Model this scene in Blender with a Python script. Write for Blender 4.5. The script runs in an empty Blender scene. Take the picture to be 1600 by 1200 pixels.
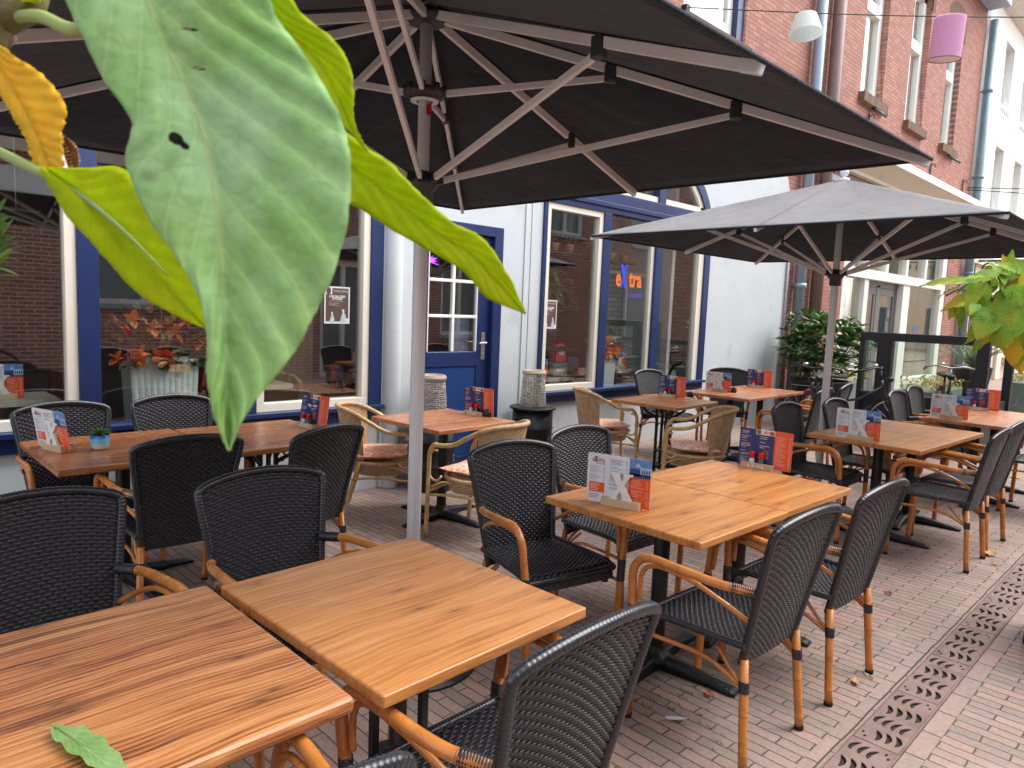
import bpy, bmesh, math, random
from math import sin, cos, pi, radians
from mathutils import Vector, Matrix, noise
random.seed(7)
sc = bpy.context.scene
COL = sc.collection

# ------------------------------------------------------------------ camera
F_PX, PITCH, ROLL, YAW, CAM_H = 1112.386, 0.106044, -0.039909, 0.789827, 1.58454
def cam_rows():
    f = Vector((cos(PITCH)*cos(YAW), cos(PITCH)*sin(YAW), -sin(PITCH)))
    r = f.cross(Vector((0, 0, 1))).normalized()
    d = f.cross(r)
    c, s = cos(ROLL), sin(ROLL)
    return c*r + s*d, -s*r + c*d, f
CR, CD, CF = cam_rows()
cam_data = bpy.data.cameras.new('camera')
cam = bpy.data.objects.new('camera', cam_data); COL.objects.link(cam)
cam.matrix_world = Matrix(((CR.x, -CD.x, -CF.x, 0), (CR.y, -CD.y, -CF.y, 0), (CR.z, -CD.z, -CF.z, CAM_H), (0, 0, 0, 1)))
cam_data.sensor_fit = 'HORIZONTAL'; cam_data.sensor_width = 36.0
cam_data.lens = F_PX/1600*36
cam_data.clip_start = 0.02; cam_data.clip_end = 500
cam_data.dof.use_dof = True; cam_data.dof.focus_distance = 2.6; cam_data.dof.aperture_fstop = 13.0
sc.camera = cam

# ------------------------------------------------------------------ sky, sun, exposure
w = bpy.data.worlds.new('World'); sc.world = w; w.use_nodes = True
nt = w.node_tree; nt.nodes.clear()
out = nt.nodes.new('ShaderNodeOutputWorld'); bg = nt.nodes.new('ShaderNodeBackground')
sky = nt.nodes.new('ShaderNodeTexSky'); sky.sky_type = 'NISHITA'; sky.sun_disc = False
SUN_EL, SUN_AZ = radians(55), radians(-35)      # azimuth of the sun measured from +X towards +Y
sky.sun_elevation = SUN_EL; sky.sun_rotation = pi/2 - SUN_AZ
sky.dust_density = 3.0; sky.air_density = 1.0
hs = nt.nodes.new('ShaderNodeHueSaturation'); hs.inputs['Saturation'].default_value = 0.36
nt.links.new(sky.outputs[0], hs.inputs['Color']); nt.links.new(hs.outputs[0], bg.inputs['Color'])
bg.inputs['Strength'].default_value = 0.15
nt.links.new(bg.outputs[0], out.inputs[0])
sun_d = bpy.data.lights.new('sun', 'SUN'); sun_d.energy = 0.7; sun_d.angle = radians(60); sun_d.color = (1, .98, .95)
sun = bpy.data.objects.new('sun', sun_d); COL.objects.link(sun)
sdir = Vector((cos(SUN_EL)*cos(SUN_AZ), cos(SUN_EL)*sin(SUN_AZ), sin(SUN_EL)))
sun.rotation_euler = sdir.to_track_quat('Z', 'Y').to_euler()
sc.view_settings.view_transform = 'Standard'; sc.view_settings.look = 'None'
sc.view_settings.exposure = 1.63; sc.view_settings.gamma = 1.0
sc.cycles.max_bounces = 8; sc.cycles.transparent_max_bounces = 24

# ------------------------------------------------------------------ helpers
class MB:
    """collects faces of one mesh"""
    def __init__(s): s.v = []; s.f = []; s.m = []; s.sm = []
    def add(s, vs, fs, mi=0, smooth=False):
        o = len(s.v); s.v += [Vector(p) for p in vs]
        for f in fs: s.f.append([i+o for i in f]); s.m.append(mi); s.sm.append(smooth)
        return s
    def box(s, x0, x1, y0, y1, z0, z1, mi=0):
        v = [(x0,y0,z0),(x1,y0,z0),(x1,y1,z0),(x0,y1,z0),(x0,y0,z1),(x1,y0,z1),(x1,y1,z1),(x0,y1,z1)]
        return s.add(v, [(0,3,2,1),(4,5,6,7),(0,1,5,4),(1,2,6,5),(2,3,7,6),(3,0,4,7)], mi)
    def bar(s, a, b, w, h, up=(0,0,1), mi=0):
        a, b = Vector(a), Vector(b); d = (b-a).normalized(); u = Vector(up)
        r = d.cross(u).normalized(); u = r.cross(d)
        v = []
        for p in (a, b):
            for i, j in ((-1,-1),(1,-1),(1,1),(-1,1)): v.append(p + r*w/2*i + u*h/2*j)
        return s.add(v, [(3,2,1,0),(4,5,6,7),(0,1,5,4),(1,2,6,5),(2,3,7,6),(3,0,4,7)], mi)
    def tube(s, pts, r, n=8, mi=0, cap=True, closed=False, marks=None, mmi=1, flat=1.0, upv=None):
        P = [Vector(p) for p in pts]; N = len(P)
        R = r if isinstance(r, (list, tuple)) else [r]*N
        T = []
        for i in range(N):
            a = P[(i-1) % N] if (closed or i > 0) else P[i]
            b = P[(i+1) % N] if (closed or i < N-1) else P[i]
            t = (b-a); T.append(t.normalized() if t.length > 1e-9 else Vector((0,0,1)))
        up = Vector(upv) if upv else (Vector((0,0,1)) if abs(T[0].z) < .9 else Vector((1,0,0)))
        nrm = (up - T[0]*up.dot(T[0])).normalized()
        vs = []
        for i in range(N):
            nrm = (nrm - T[i]*nrm.dot(T[i]));
            nrm = nrm.normalized() if nrm.length > 1e-6 else T[i].orthogonal().normalized()
            bi = T[i].cross(nrm)
            for k in range(n):
                a = 2*pi*k/n
                vs.append(P[i] + nrm*cos(a)*R[i]*flat + bi*sin(a)*R[i])
        fs = []; o = len(s.v)
        rng = N if closed else N-1
        s.v += vs
        for i in range(rng):
            j = (i+1) % N
            mm = mmi if (marks and i in marks) else mi
            for k in range(n):
                k2 = (k+1) % n
                s.f.append([o+i*n+k, o+i*n+k2, o+j*n+k2, o+j*n+k]); s.m.append(mm); s.sm.append(True)
        if cap and not closed:
            s.f.append([o+k for k in range(n)][::-1]); s.m.append(mi); s.sm.append(False)
            s.f.append([o+(N-1)*n+k for k in range(n)]); s.m.append(mi); s.sm.append(False)
        return s
    def lathe(s, prof, c=(0,0,0), n=24, mi=0, smooth=True, ribs=0, rib=0.0, cap=True):
        o = len(s.v); c = Vector(c)
        for r, z in prof:
            for k in range(n):
                a = 2*pi*k/n; rr = r*(1+rib*cos(a*ribs)) if ribs else r
                s.v.append(c + Vector((rr*cos(a), rr*sin(a), z)))
        for i in range(len(prof)-1):
            for k in range(n):
                k2 = (k+1) % n
                s.f.append([o+i*n+k, o+i*n+k2, o+(i+1)*n+k2, o+(i+1)*n+k]); s.m.append(mi); s.sm.append(smooth)
        if cap:
            if prof[0][0] > 1e-5: s.f.append([o+k for k in range(n)][::-1]); s.m.append(mi); s.sm.append(False)
            if prof[-1][0] > 1e-5: s.f.append([o+(len(prof)-1)*n+k for k in range(n)]); s.m.append(mi); s.sm.append(False)
        return s
    def prism(s, pts, a, h, mi=0):
        """pts 3D polygon, extruded by vector h"""
        n = len(pts); P = [Vector(p) for p in pts]; h = Vector(h)
        return s.add(P+[p+h for p in P], [list(range(n))[::-1], list(range(n, 2*n))]+[(i,(i+1)%n,(i+1)%n+n,i+n) for i in range(n)], mi)
    def grid(s, fn, nu, nv, mi=0, smooth=True):
        o = len(s.v)
        for i in range(nu+1):
            for j in range(nv+1): s.v.append(Vector(fn(i/nu, j/nv)))
        for i in range(nu):
            for j in range(nv):
                a = o+i*(nv+1)+j
                s.f.append([a, a+nv+1, a+nv+2, a+1]); s.m.append(mi); s.sm.append(smooth)
        return s
    def build(s, name, mats, parent=None, bevel=0, loc=None, label=None, seg=2, solid=0, ang=40):
        me = bpy.data.meshes.new(name)
        me.from_pydata([tuple(p) for p in s.v], [], s.f)
        if not isinstance(mats, (list, tuple)): mats = [mats]
        for m in mats: me.materials.append(m)
        me.polygons.foreach_set('material_index', s.m)
        me.polygons.foreach_set('use_smooth', s.sm)
        me.validate(); me.update()
        o = bpy.data.objects.new(name, me); COL.objects.link(o)
        if parent is not None: o.parent = parent
        if loc is not None: o.location = loc
        if solid:
            md = o.modifiers.new('solid', 'SOLIDIFY'); md.thickness = solid; md.offset = 0
        if bevel:
            md = o.modifiers.new('bevel', 'BEVEL'); md.width = bevel; md.segments = seg; md.limit_method = 'ANGLE'; md.angle_limit = radians(ang)
        if label: o['label'] = label
        return o

def tag(o, label=None, cat=None, group=None, kind=None):
    if label: o['label'] = label
    if cat: o['category'] = cat
    if group: o['group'] = group
    if kind: o['kind'] = kind
    return o
def thing(name, label, cat, loc=(0,0,0), rz=0, group=None):
    o = bpy.data.objects.new(name, None); COL.objects.link(o)
    o.location = loc; o.rotation_euler = (0, 0, rz); o.empty_display_size = .1
    return tag(o, label, cat, group)
KIDS = {}
def copy_tree(o, label=None, loc=None, rz=None, parent=None):
    c = o.copy(); COL.objects.link(c)
    if parent is not None: c.parent = parent
    if label: c['label'] = label
    if loc is not None: c.location = loc
    if rz is not None: c.rotation_euler = (0, 0, rz)
    for ch in [k for k in bpy.data.objects if k.parent == o]:
        copy_tree(ch, parent=c)
    return c

def bez(pts, n=8):
    """Catmull-Rom through points"""
    P = [Vector(p) for p in pts]; Q = []
    for i in range(len(P)-1):
        p0 = P[i-1] if i else P[i]*2-P[i+1]; p1, p2 = P[i], P[i+1]; p3 = P[i+2] if i+2 < len(P) else P[i+1]*2-P[i]
        for k in range(n):
            t = k/n
            Q.append(.5*((2*p1)+(p2-p0)*t+(2*p0-5*p1+4*p2-p3)*t*t+(3*p1-p0-3*p2+p3)*t**3))
    Q.append(P[-1]); return Q

def plate(name, outer, holes, thick, mats, parent=None, axis='XZ', at=0.0, label=None, smooth=False):
    """flat plate with holes; outer/holes are 2D; axis XZ -> faces -Y with front at y=at"""
    cu = bpy.data.curves.new(name+'_c', 'CURVE'); cu.dimensions = '2D'; cu.fill_mode = 'BOTH'; cu.extrude = thick/2
    for loop in [outer]+list(holes):
        sp = cu.splines.new('POLY'); sp.points.add(len(loop)-1); sp.use_cyclic_u = True
        for i, p in enumerate(loop): sp.points[i].co = (p[0], p[1], 0, 1)
    ob = bpy.data.objects.new('tmp', cu); COL.objects.link(ob)
    dg = bpy.context.evaluated_depsgraph_get()
    me = bpy.data.meshes.new_from_object(ob.evaluated_get(dg))
    bpy.data.objects.remove(ob); bpy.data.curves.remove(cu)
    if axis == 'XZ':
        for v in me.vertices: x, y, z = v.co; v.co = (x, at+thick/2-z, y)
    else:
        for v in me.vertices: x, y, z = v.co; v.co = (x, y, at-thick/2+z)
    me.name = name
    bm = bmesh.new(); bm.from_mesh(me); bmesh.ops.remove_doubles(bm, verts=bm.verts, dist=1e-6)
    bmesh.ops.recalc_face_normals(bm, faces=bm.faces); bm.to_mesh(me); bm.free()
    me.materials.clear()
    for m in (mats if isinstance(mats, (list, tuple)) else [mats]): me.materials.append(m)
    o = bpy.data.objects.new(name, me); COL.objects.link(o)
    if parent is not None: o.parent = parent
    if label: o['label'] = label
    return o
def rect(x0, x1, z0, z1): return [(x0,z0),(x1,z0),(x1,z1),(x0,z1)]
def arch(x0, x1, z0, z1, rise, n=14):
    c = (x0+x1)/2; a = (x1-x0)/2
    return [(x0,z0),(x1,z0)]+[(c+a*cos(pi*k/n), z1-rise+rise*sin(pi*k/n)) for k in range(n+1)]

_TXT = {}
def text_geo(s, size, bold=0.0, serif=False):
    cu = bpy.data.curves.new('txt', 'FONT'); cu.body = s; cu.size = size; cu.align_x = 'CENTER'; cu.align_y = 'CENTER'
    cu.offset = bold*size; cu.extrude = 0.0; cu.resolution_u = 3
    ob = bpy.data.objects.new('tmp', cu); COL.objects.link(ob)
    dg = bpy.context.evaluated_depsgraph_get()
    me = bpy.data.meshes.new_from_object(ob.evaluated_get(dg))
    vs = [v.co.copy() for v in me.vertices]; fs = [list(p.vertices) for p in me.polygons]
    bpy.data.objects.remove(ob); bpy.data.curves.remove(cu); bpy.data.meshes.remove(me)
    return vs, fs
def put_text(mb, s, size, fn, mi=0, bold=0.0, sx=1.0):
    """fn maps (x,y) of the text plane to 3D"""
    vs, fs = text_geo(s, size, bold)
    mb.add([fn(v.x*sx, v.y) for v in vs], fs, mi)
def X_glyph(h, w=None, t=None):
    """serif X as list of 2D polygons, origin at bottom centre"""
    w = w or h*.86; t = t or h*.2; sf = h*.07; e = w/2
    A = [(-e+.06*w, h-sf), (-e+.06*w+t*1.25, h-sf), (e-.04*w, sf), (e-.04*w-t*1.25, sf)]
    tt = t*.72
    B = [(e-.10*w-tt*1.1, h-sf), (e-.10*w, h-sf), (-e+.10*w+tt*1.1, sf), (-e+.10*w, sf)]
    S = []
    for x0, x1, y0, y1 in ((-e, -e+.42*w, h-sf, h), (e-.38*w, e, h-sf, h), (-e, -e+.36*w, 0, sf), (e-.46*w, e, 0, sf)):
        S.append([(x0,y0),(x1,y0),(x1,y1),(x0,y1)])
    return [A, B]+S
def logo(mb, size, fn, m_txt, m_x, bold=0.02, flat_off=None):
    """the word eXtra: letters in one colour, serif X in the other"""
    W = size*.6
    put_text(mb, 'e', size*1.1, lambda x, y: fn(x-1.42*W, y-.02*size), m_txt, bold)
    put_text(mb, 'tra', size*1.1, lambda x, y: fn(x+1.0*W, y-.02*size), m_txt, bold)
    for k, poly in enumerate(X_glyph(size*.95, size*.72)):
        mb.add([fn(x-.62*W, y-.42*size) for x, y in poly], [list(range(4))], m_x)
def lines(mb, x0, x1, y0, y1, n, fn, mi, rnd, th=.35, minw=.35, pricecol=False):
    """rows of small print as fine broken strokes"""
    for i in range(n):
        y = y1-(i+.5)*(y1-y0)/n; h = (y1-y0)/n*th
        if rnd.random() < .12: continue
        L = x0+(x1-x0)*rnd.uniform(minw, .8); x = x0
        while x < L:
            wd = rnd.uniform(.04, .14)*(x1-x0); xe = min(L, x+wd)
            mb.add([fn(x,y-h/2),fn(xe,y-h/2),fn(xe,y+h/2),fn(x,y+h/2)], [(0,1,2,3)], mi); x = xe+.018*(x1-x0)
        if pricecol:
            a = x1-.1*(x1-x0)
            mb.add([fn(a,y-h/2),fn(x1,y-h/2),fn(x1,y+h/2),fn(a,y+h/2)], [(0,1,2,3)], mi)

# ------------------------------------------------------------------ materials
def srgb(r, g, b):
    f = lambda c: (c/255/12.92) if c/255 <= .04045 else ((c/255+.055)/1.055)**2.4
    return (f(r), f(g), f(b), 1)
class NT:
    def __init__(s, m): s.t = m.node_tree; s.n = s.t.nodes; s.l = s.t.links
    def node(s, ty, **k):
        n = s.n.new(ty)
        for a, b in k.items():
            if a.startswith('_'): setattr(n, a[1:], b)
            else:
                key = a.replace('__', ' ')
                n.inputs[key].default_value = b
        return n
    def link(s, a, b): s.l.new(a, b)
    def math(s, op, a, b=None, clamp=False):
        n = s.n.new('ShaderNodeMath'); n.operation = op; n.use_clamp = clamp
        for i, v in enumerate((a, b)):
            if v is None: continue
            if hasattr(v, 'is_linked') or hasattr(v, 'links'): s.l.new(v, n.inputs[i])
            else: n.inputs[i].default_value = v
        return n.outputs[0]
    def ramp(s, fac, stops):
        n = s.n.new('ShaderNodeValToRGB'); e = n.color_ramp.elements
        while len(e) < len(stops): e.new(.5)
        for i, (p, c) in enumerate(stops): e[i].position = p; e[i].color = c if len(c) == 4 else (*c, 1)
        s.l.new(fac, n.inputs[0]); return n.outputs[0]
    def mix(s, fac, a, b, mode='MIX'):
        n = s.n.new('ShaderNodeMix'); n.data_type = 'RGBA'; n.blend_type = mode
        for i, v in ((0, fac), (6, a), (7, b)):
            if hasattr(v, 'links'): s.l.new(v, n.inputs[i])
            else: n.inputs[i].default_value = v
        return n.outputs[2]
    def coords(s, kind='Object', scale=(1,1,1), rot=(0,0,0), rnd=False):
        tc = s.n.new('ShaderNodeTexCoord'); mp = s.n.new('ShaderNodeMapping')
        mp.inputs['Scale'].default_value = scale; mp.inputs['Rotation'].default_value = rot
        src = tc.outputs[kind]
        if rnd:
            oi = s.n.new('ShaderNodeObjectInfo'); vm = s.n.new('ShaderNodeVectorMath'); vm.operation = 'MULTIPLY_ADD'
            s.l.new(oi.outputs['Random'], vm.inputs[0]); vm.inputs[1].default_value = (37, 53, 11)
            s.l.new(src, vm.inputs[2]); src = vm.outputs[0]
        s.l.new(src, mp.inputs['Vector']); return mp.outputs[0]
    def noise(s, vec, scale=5, detail=4, rough=.5, dist=0):
        n = s.n.new('ShaderNodeTexNoise'); n.inputs['Scale'].default_value = scale; n.inputs['Detail'].default_value = detail
        n.inputs['Roughness'].default_value = rough; n.inputs['Distortion'].default_value = dist
        s.l.new(vec, n.inputs['Vector']); return n.outputs['Fac']
def M(name, color, rough=.5, metal=0, var=.12, vscale=6, bump=0, bscale=60, spec=None, coat=0, trans=0, sheen=0, kind='Object', dirt=None, alpha=None):
    m = bpy.data.materials.new(name); m.use_nodes = True; g = NT(m); b = g.n['Principled BSDF']
    b.inputs['Roughness'].default_value = rough; b.inputs['Metallic'].default_value = metal
    if spec is not None: b.inputs['Specular IOR Level'].default_value = spec
    if coat: b.inputs['Coat Weight'].default_value = coat; b.inputs['Coat Roughness'].default_value = .15
    co = g.coords(kind, rnd=(kind == 'Object'))
    if var:
        n = g.noise(co, vscale, 5, .6)
        hi = tuple(min(1, c*(1+var)) for c in color[:3])+(1,); lo = tuple(c*(1-var) for c in color[:3])+(1,)
        c = g.ramp(n, [(.3, lo), (.7, hi)])
        if dirt:
            n2 = g.noise(co, dirt[1], 6, .7); f = g.ramp(n2, [(dirt[2], (0,0,0)), (dirt[2]+.2, (1,1,1))])
            c = g.mix(g.math('MULTIPLY', f, dirt[3]), c, dirt[0])
        g.link(c, b.inputs['Base Color'])
        r = g.math('MULTIPLY_ADD', n, .2); r.node.inputs[2].default_value = rough-.1
        g.link(r, b.inputs['Roughness'])
    else: b.inputs['Base Color'].default_value = color
    if bump:
        bn = g.noise(co, bscale, 4, .6); bp = g.node('ShaderNodeBump', Strength=bump, Distance=.01)
        g.link(bn, bp.inputs['Height']); g.link(bp.outputs[0], b.inputs['Normal'])
    if trans:
        tr = g.node('ShaderNodeBsdfTranslucent'); mx = g.node('ShaderNodeMixShader', Fac=trans)
        if b.inputs['Base Color'].is_linked: g.link(b.inputs['Base Color'].links[0].from_socket, tr.inputs['Color'])
        else: tr.inputs['Color'].default_value = color
        g.link(b.outputs[0], mx.inputs[1]); g.link(tr.outputs[0], mx.inputs[2]); g.link(mx.outputs[0], g.n['Material Output'].inputs[0])
    return m
def wood(name, light, mid, dark, gscale=1.0, contrast=1.0, rough=.3, knots=True):
    m = bpy.data.materials.new(name); m.use_nodes = True; g = NT(m); b = g.n['Principled BSDF']
    co = g.coords('Object', rnd=True)
    wob = g.node('ShaderNodeTexNoise', Scale=2.2, Detail=2.0); g.link(co, wob.inputs['Vector'])
    vm = g.node('ShaderNodeVectorMath'); vm.operation = 'MULTIPLY_ADD'; g.link(wob.outputs['Color'], vm.inputs[0])
    vm.inputs[1].default_value = (.0, .07, .03); g.link(co, vm.inputs[2])
    def mp(v, sc_):
        n = g.node('ShaderNodeMapping'); n.inputs['Scale'].default_value = sc_; g.link(v, n.inputs['Vector']); return n.outputs[0]
    a = g.noise(mp(vm.outputs[0], (.55, 9*gscale, 9*gscale)), 1.6, 7, .66, .4)
    fib = g.noise(mp(vm.outputs[0], (5, 160, 160)), 1.0, 3, .6)
    broad = g.noise(mp(co, (.6, 2.4, 2.4)), 1.5, 2, .5)
    w_ = g.node('ShaderNodeTexWave', Scale=9.5*gscale, Distortion=5.0, Detail=3.0, Detail__Scale=1.2); w_.bands_direction = 'Y'
    g.link(mp(vm.outputs[0], (.07, 1, 1)), w_.inputs['Vector'])
    f = g.math('ADD', g.math('MULTIPLY', a, .62), g.math('MULTIPLY', w_.outputs['Fac'], .07*contrast))
    f = g.math('ADD', f, g.math('MULTIPLY', broad, .18))
    f = g.math('ADD', f, g.math('MULTIPLY', g.math('SUBTRACT', fib, .5), .42))
    c = g.ramp(f, [(.44-.15/contrast, dark), (.44-.02, mid), (.44+.13, light)])
    if knots:
        vo = g.node('ShaderNodeTexVoronoi', Scale=1.0); vo.voronoi_dimensions = '2D'; g.link(mp(vm.outputs[0], (3.4, 9.0, 1.0)), vo.inputs['Vector'])
        k = g.ramp(vo.outputs['Distance'], [(.02, (1,1,1)), (.07, (.45,.45,.45)), (.26, (0,0,0))])
        se = g.node('ShaderNodeSeparateColor'); g.link(vo.outputs['Color'], se.inputs[0])
        vs = g.math('MULTIPLY', k, g.math('GREATER_THAN', se.outputs[0], .62))
        c = g.mix(g.math('MULTIPLY', vs, .75), c, tuple(x*.45 for x in dark[:3])+(1,))
    g.link(c, b.inputs['Base Color'])
    sm = g.noise(co, 3.5, 4, .6)
    r = g.math('MULTIPLY_ADD', sm, .22); r.node.inputs[2].default_value = rough-.11
    g.link(r, b.inputs['Roughness'])
    b.inputs['Specular IOR Level'].default_value = .55
    bp = g.node('ShaderNodeBump', Strength=.18, Distance=.004); g.link(f, bp.inputs['Height']); g.link(bp.outputs[0], b.inputs['Normal'])
    return m
def bricks(name, c1, c2, mortar, bw, bh, msize=.012, rot=(pi/2,0,0), offset=.5, bump=.6, rough=.85, dark=None, moss=None, kind='Object', speck=.7, wear=.25):
    m = bpy.data.materials.new(name); m.use_nodes = True; g = NT(m); b = g.n['Principled BSDF']
    co = g.coords(kind, rot=rot)
    nn = g.node('ShaderNodeTexNoise', Scale=9.0, Detail=3.0); g.link(co, nn.inputs['Vector'])
    vm = g.node('ShaderNodeVectorMath'); vm.operation = 'MULTIPLY_ADD'; g.link(nn.outputs['Color'], vm.inputs[0]); vm.inputs[1].default_value = (.012,.012,0); g.link(co, vm.inputs[2])
    br = g.node('ShaderNodeTexBrick'); br.offset = offset; br.squash = 1
    g.link(vm.outputs[0], br.inputs['Vector'])
    br.inputs['Color1'].default_value = c1; br.inputs['Color2'].default_value = c2; br.inputs['Mortar'].default_value = mortar
    br.inputs['Scale'].default_value = 1; br.inputs['Mortar Size'].default_value = msize/2; br.inputs['Mortar Smooth'].default_value = .25
    br.inputs['Bias'].default_value = -.1; br.inputs['Brick Width'].default_value = bw; br.inputs['Row Height'].default_value = bh
    n1 = g.noise(co, 1.3, 4, .6); n2 = g.noise(co, 55, 4, .7)
    c = g.mix(speck, br.outputs['Color'], g.ramp(n2, [(.3, (.68,.66,.64)), (.7, (1.12,1.1,1.08))]), 'MULTIPLY')
    c = g.mix(g.math('MULTIPLY', g.ramp(n1, [(.4, (0,0,0)), (.72, (1,1,1))]), wear), c, dark or tuple(x*.55 for x in c1[:3])+(1,))
    if moss:
        n5 = g.noise(co, 11, 3, .5); n6 = g.noise(co, 3.4, 4, .6)
        c = g.mix(g.math('MULTIPLY', g.ramp(n5, [(.66, (0,0,0)), (.72, (1,1,1))]), .35), c, srgb(96,88,82))
        c = g.mix(g.math('MULTIPLY', g.ramp(n6, [(.55, (0,0,0)), (.75, (1,1,1))]), .30), c, srgb(196,180,168))
        n3 = g.noise(co, 2.2, 5, .75); mk = g.ramp(n3, [(.53, (0,0,0)), (.62, (1,1,1))])
        c = g.mix(g.math('MULTIPLY', g.math('MULTIPLY', mk, br.outputs['Fac']), .75), c, moss)
    g.link(c, b.inputs['Base Color'])
    h = g.math('ADD', g.math('MULTIPLY', g.math('SUBTRACT', 1.0, br.outputs['Fac']), 1.0), g.math('MULTIPLY', n2, .35))
    bp = g.node('ShaderNodeBump', Strength=bump, Distance=.008); g.link(h, bp.inputs['Height']); g.link(bp.outputs[0], b.inputs['Normal'])
    b.inputs['Roughness'].default_value = rough
    return m
def glass_mat(name, tint=(.9,.94,.93,1), ior=1.75):
    m = bpy.data.materials.new(name); m.use_nodes = True; g = NT(m); g.n.remove(g.n['Principled BSDF'])
    t = g.node('ShaderNodeBsdfTransparent', Color=tint); gl = g.node('ShaderNodeBsdfGlossy', Roughness=0.0)
    gl.inputs['Color'].default_value = (.95,.97,.97,1)
    ge = g.node('ShaderNodeNewGeometry'); dt = g.node('ShaderNodeVectorMath'); dt.operation = 'DOT_PRODUCT'; g.link(ge.outputs['Incoming'], dt.inputs[0]); g.link(ge.outputs['Normal'], dt.inputs[1])
    q = g.math('POWER', g.math('SUBTRACT', 1.0, g.math('ABSOLUTE', dt.outputs['Value'])), 5.0)
    f0 = ((ior-1)/(ior+1))**2; fr = g.math('MULTIPLY_ADD', q, 1-f0); fr.node.inputs[2].default_value = f0
    mx = g.node('ShaderNodeMixShader'); g.link(fr, mx.inputs[0]); g.link(t.outputs[0], mx.inputs[1]); g.link(gl.outputs[0], mx.inputs[2])
    g.link(mx.outputs[0], g.n['Material Output'].inputs[0]); return m
def emis(name, col, s):
    m = bpy.data.materials.new(name); m.use_nodes = True; b = m.node_tree.nodes['Principled BSDF']
    b.inputs['Base Color'].default_value = col; b.inputs['Emission Color'].default_value = col; b.inputs['Emission Strength'].default_value = s
    return m
def leafmat(name, cols, trans=.35, rough=.4, sc_=14, spec=.4):
    """foliage: colour varies leaf to leaf through position noise"""
    m = bpy.data.materials.new(name); m.use_nodes = True; g = NT(m); b = g.n['Principled BSDF']
    co = g.coords('Object', rnd=True); n = g.noise(co, sc_, 3, .6)
    st = [(.28+.44*i/(len(cols)-1), c) for i, c in enumerate(cols)]
    c = g.ramp(n, st); g.link(c, b.inputs['Base Color']); b.inputs['Roughness'].default_value = rough; b.inputs['Specular IOR Level'].default_value = spec
    tr = g.node('ShaderNodeBsdfTranslucent'); g.link(c, tr.inputs['Color']); mx = g.node('ShaderNodeMixShader', Fac=trans)
    g.link(b.outputs[0], mx.inputs[1]); g.link(tr.outputs[0], mx.inputs[2]); g.link(mx.outputs[0], g.n['Material Output'].inputs[0])
    return m

WOOD_A = wood('wood_orange', srgb(206,148,90), srgb(192,126,66), srgb(140,84,44), 1.3, .75, .34)
WOOD_B = wood('wood_striped', srgb(204,144,90), srgb(172,106,60), srgb(100,58,34), 2.2, 1.3, .38)
WOOD_D = wood('wood_brown', srgb(182,124,78), srgb(160,100,60), srgb(112,66,38), 1.3, .9, .28)
WOOD_C = wood('wood_reddish', srgb(198,144,104), srgb(178,116,78), srgb(124,76,50), 1.3, 1.0, .3)
WICKER = M('black_wicker', srgb(43,44,50), .25, var=.15, vscale=30, spec=.6)
WICKER_CORE = M('wicker_stake', srgb(26,26,28), .5, var=0)
BAMBOO = M('bamboo_lacquer', srgb(198,124,58), .28, var=.22, vscale=9, coat=.25)
BAMBOO_DARK = M('bamboo_node', srgb(120,68,36), .5, var=0)
RUBBER = M('rubber', srgb(30,30,30), .7, var=0)
RATTAN = M('rattan_cane', srgb(202,168,112), .42, var=.28, vscale=14)
RATTAN_WEAVE = M('rattan_weave', srgb(190,156,118), .5, var=.25, vscale=26)
IRON = M('black_cast_iron', srgb(38,40,44), .42, metal=.3, var=.2, vscale=14, bump=.15, bscale=120)
ALU = M('aluminium_pole', srgb(232,238,242), .3, metal=.0, var=.06, vscale=3)
ALU_RIB = M('aluminium_rib', srgb(232,234,236), .4, metal=.0, var=.08, vscale=5)
DARKMETAL = M('dark_bracket', srgb(74,76,78), .45, metal=.4, var=.15, vscale=20)
WHITE_PAINT = M('white_render', srgb(196,203,205), .62, var=.04, vscale=2.2, bump=.25, bscale=45, dirt=(srgb(150,150,142), 1.9, .56, .45))
CREAM = M('cream_frame_paint', srgb(228,222,206), .42, var=.05, vscale=3)
BLUE = M('blue_frame_paint', srgb(24,46,92), .36, var=.10, vscale=3, spec=.6)
BLUE_DOOR = M('blue_door_paint', srgb(24,60,116), .4, var=.06, vscale=2)
WHITEP = M('white_frame_paint', srgb(236,236,228), .4, var=.03, vscale=3)
GLASS = glass_mat('window_glass', (.95,.97,.96,1), 2.3)
GLASS_CLEAR = glass_mat('screen_glass', (.86,.93,.90,1), 1.5)
BRICK = bricks('brick_wall', srgb(182,128,112), srgb(158,104,90), srgb(112,92,84), .215, .0635, .013, wear=.08, bump=.4, speck=.35)
BRICK_OPP = bricks('brick_wall_opposite', srgb(176,126,114), srgb(140,98,90), srgb(214,204,194), .215, .0635, .015, wear=.3)
BRICK_SILL = bricks('sill_brick', srgb(128,100,80), srgb(104,80,62), srgb(90,76,66), .055, .4, .008)
PAVER = bricks('street_pavers', srgb(176,146,134), srgb(142,131,124), srgb(84,75,67), .21, .056, .0065, rot=(0,0,pi/2), bump=.9, rough=.7, dark=srgb(120,108,100), moss=srgb(84,104,48), wear=.35)
PAVER_EDGE = bricks('edge_pavers', srgb(170,144,134), srgb(152,136,128), srgb(70,60,54), .21, .3, .008, rot=(0,0,0), bump=.8, rough=.75, wear=.25)
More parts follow.
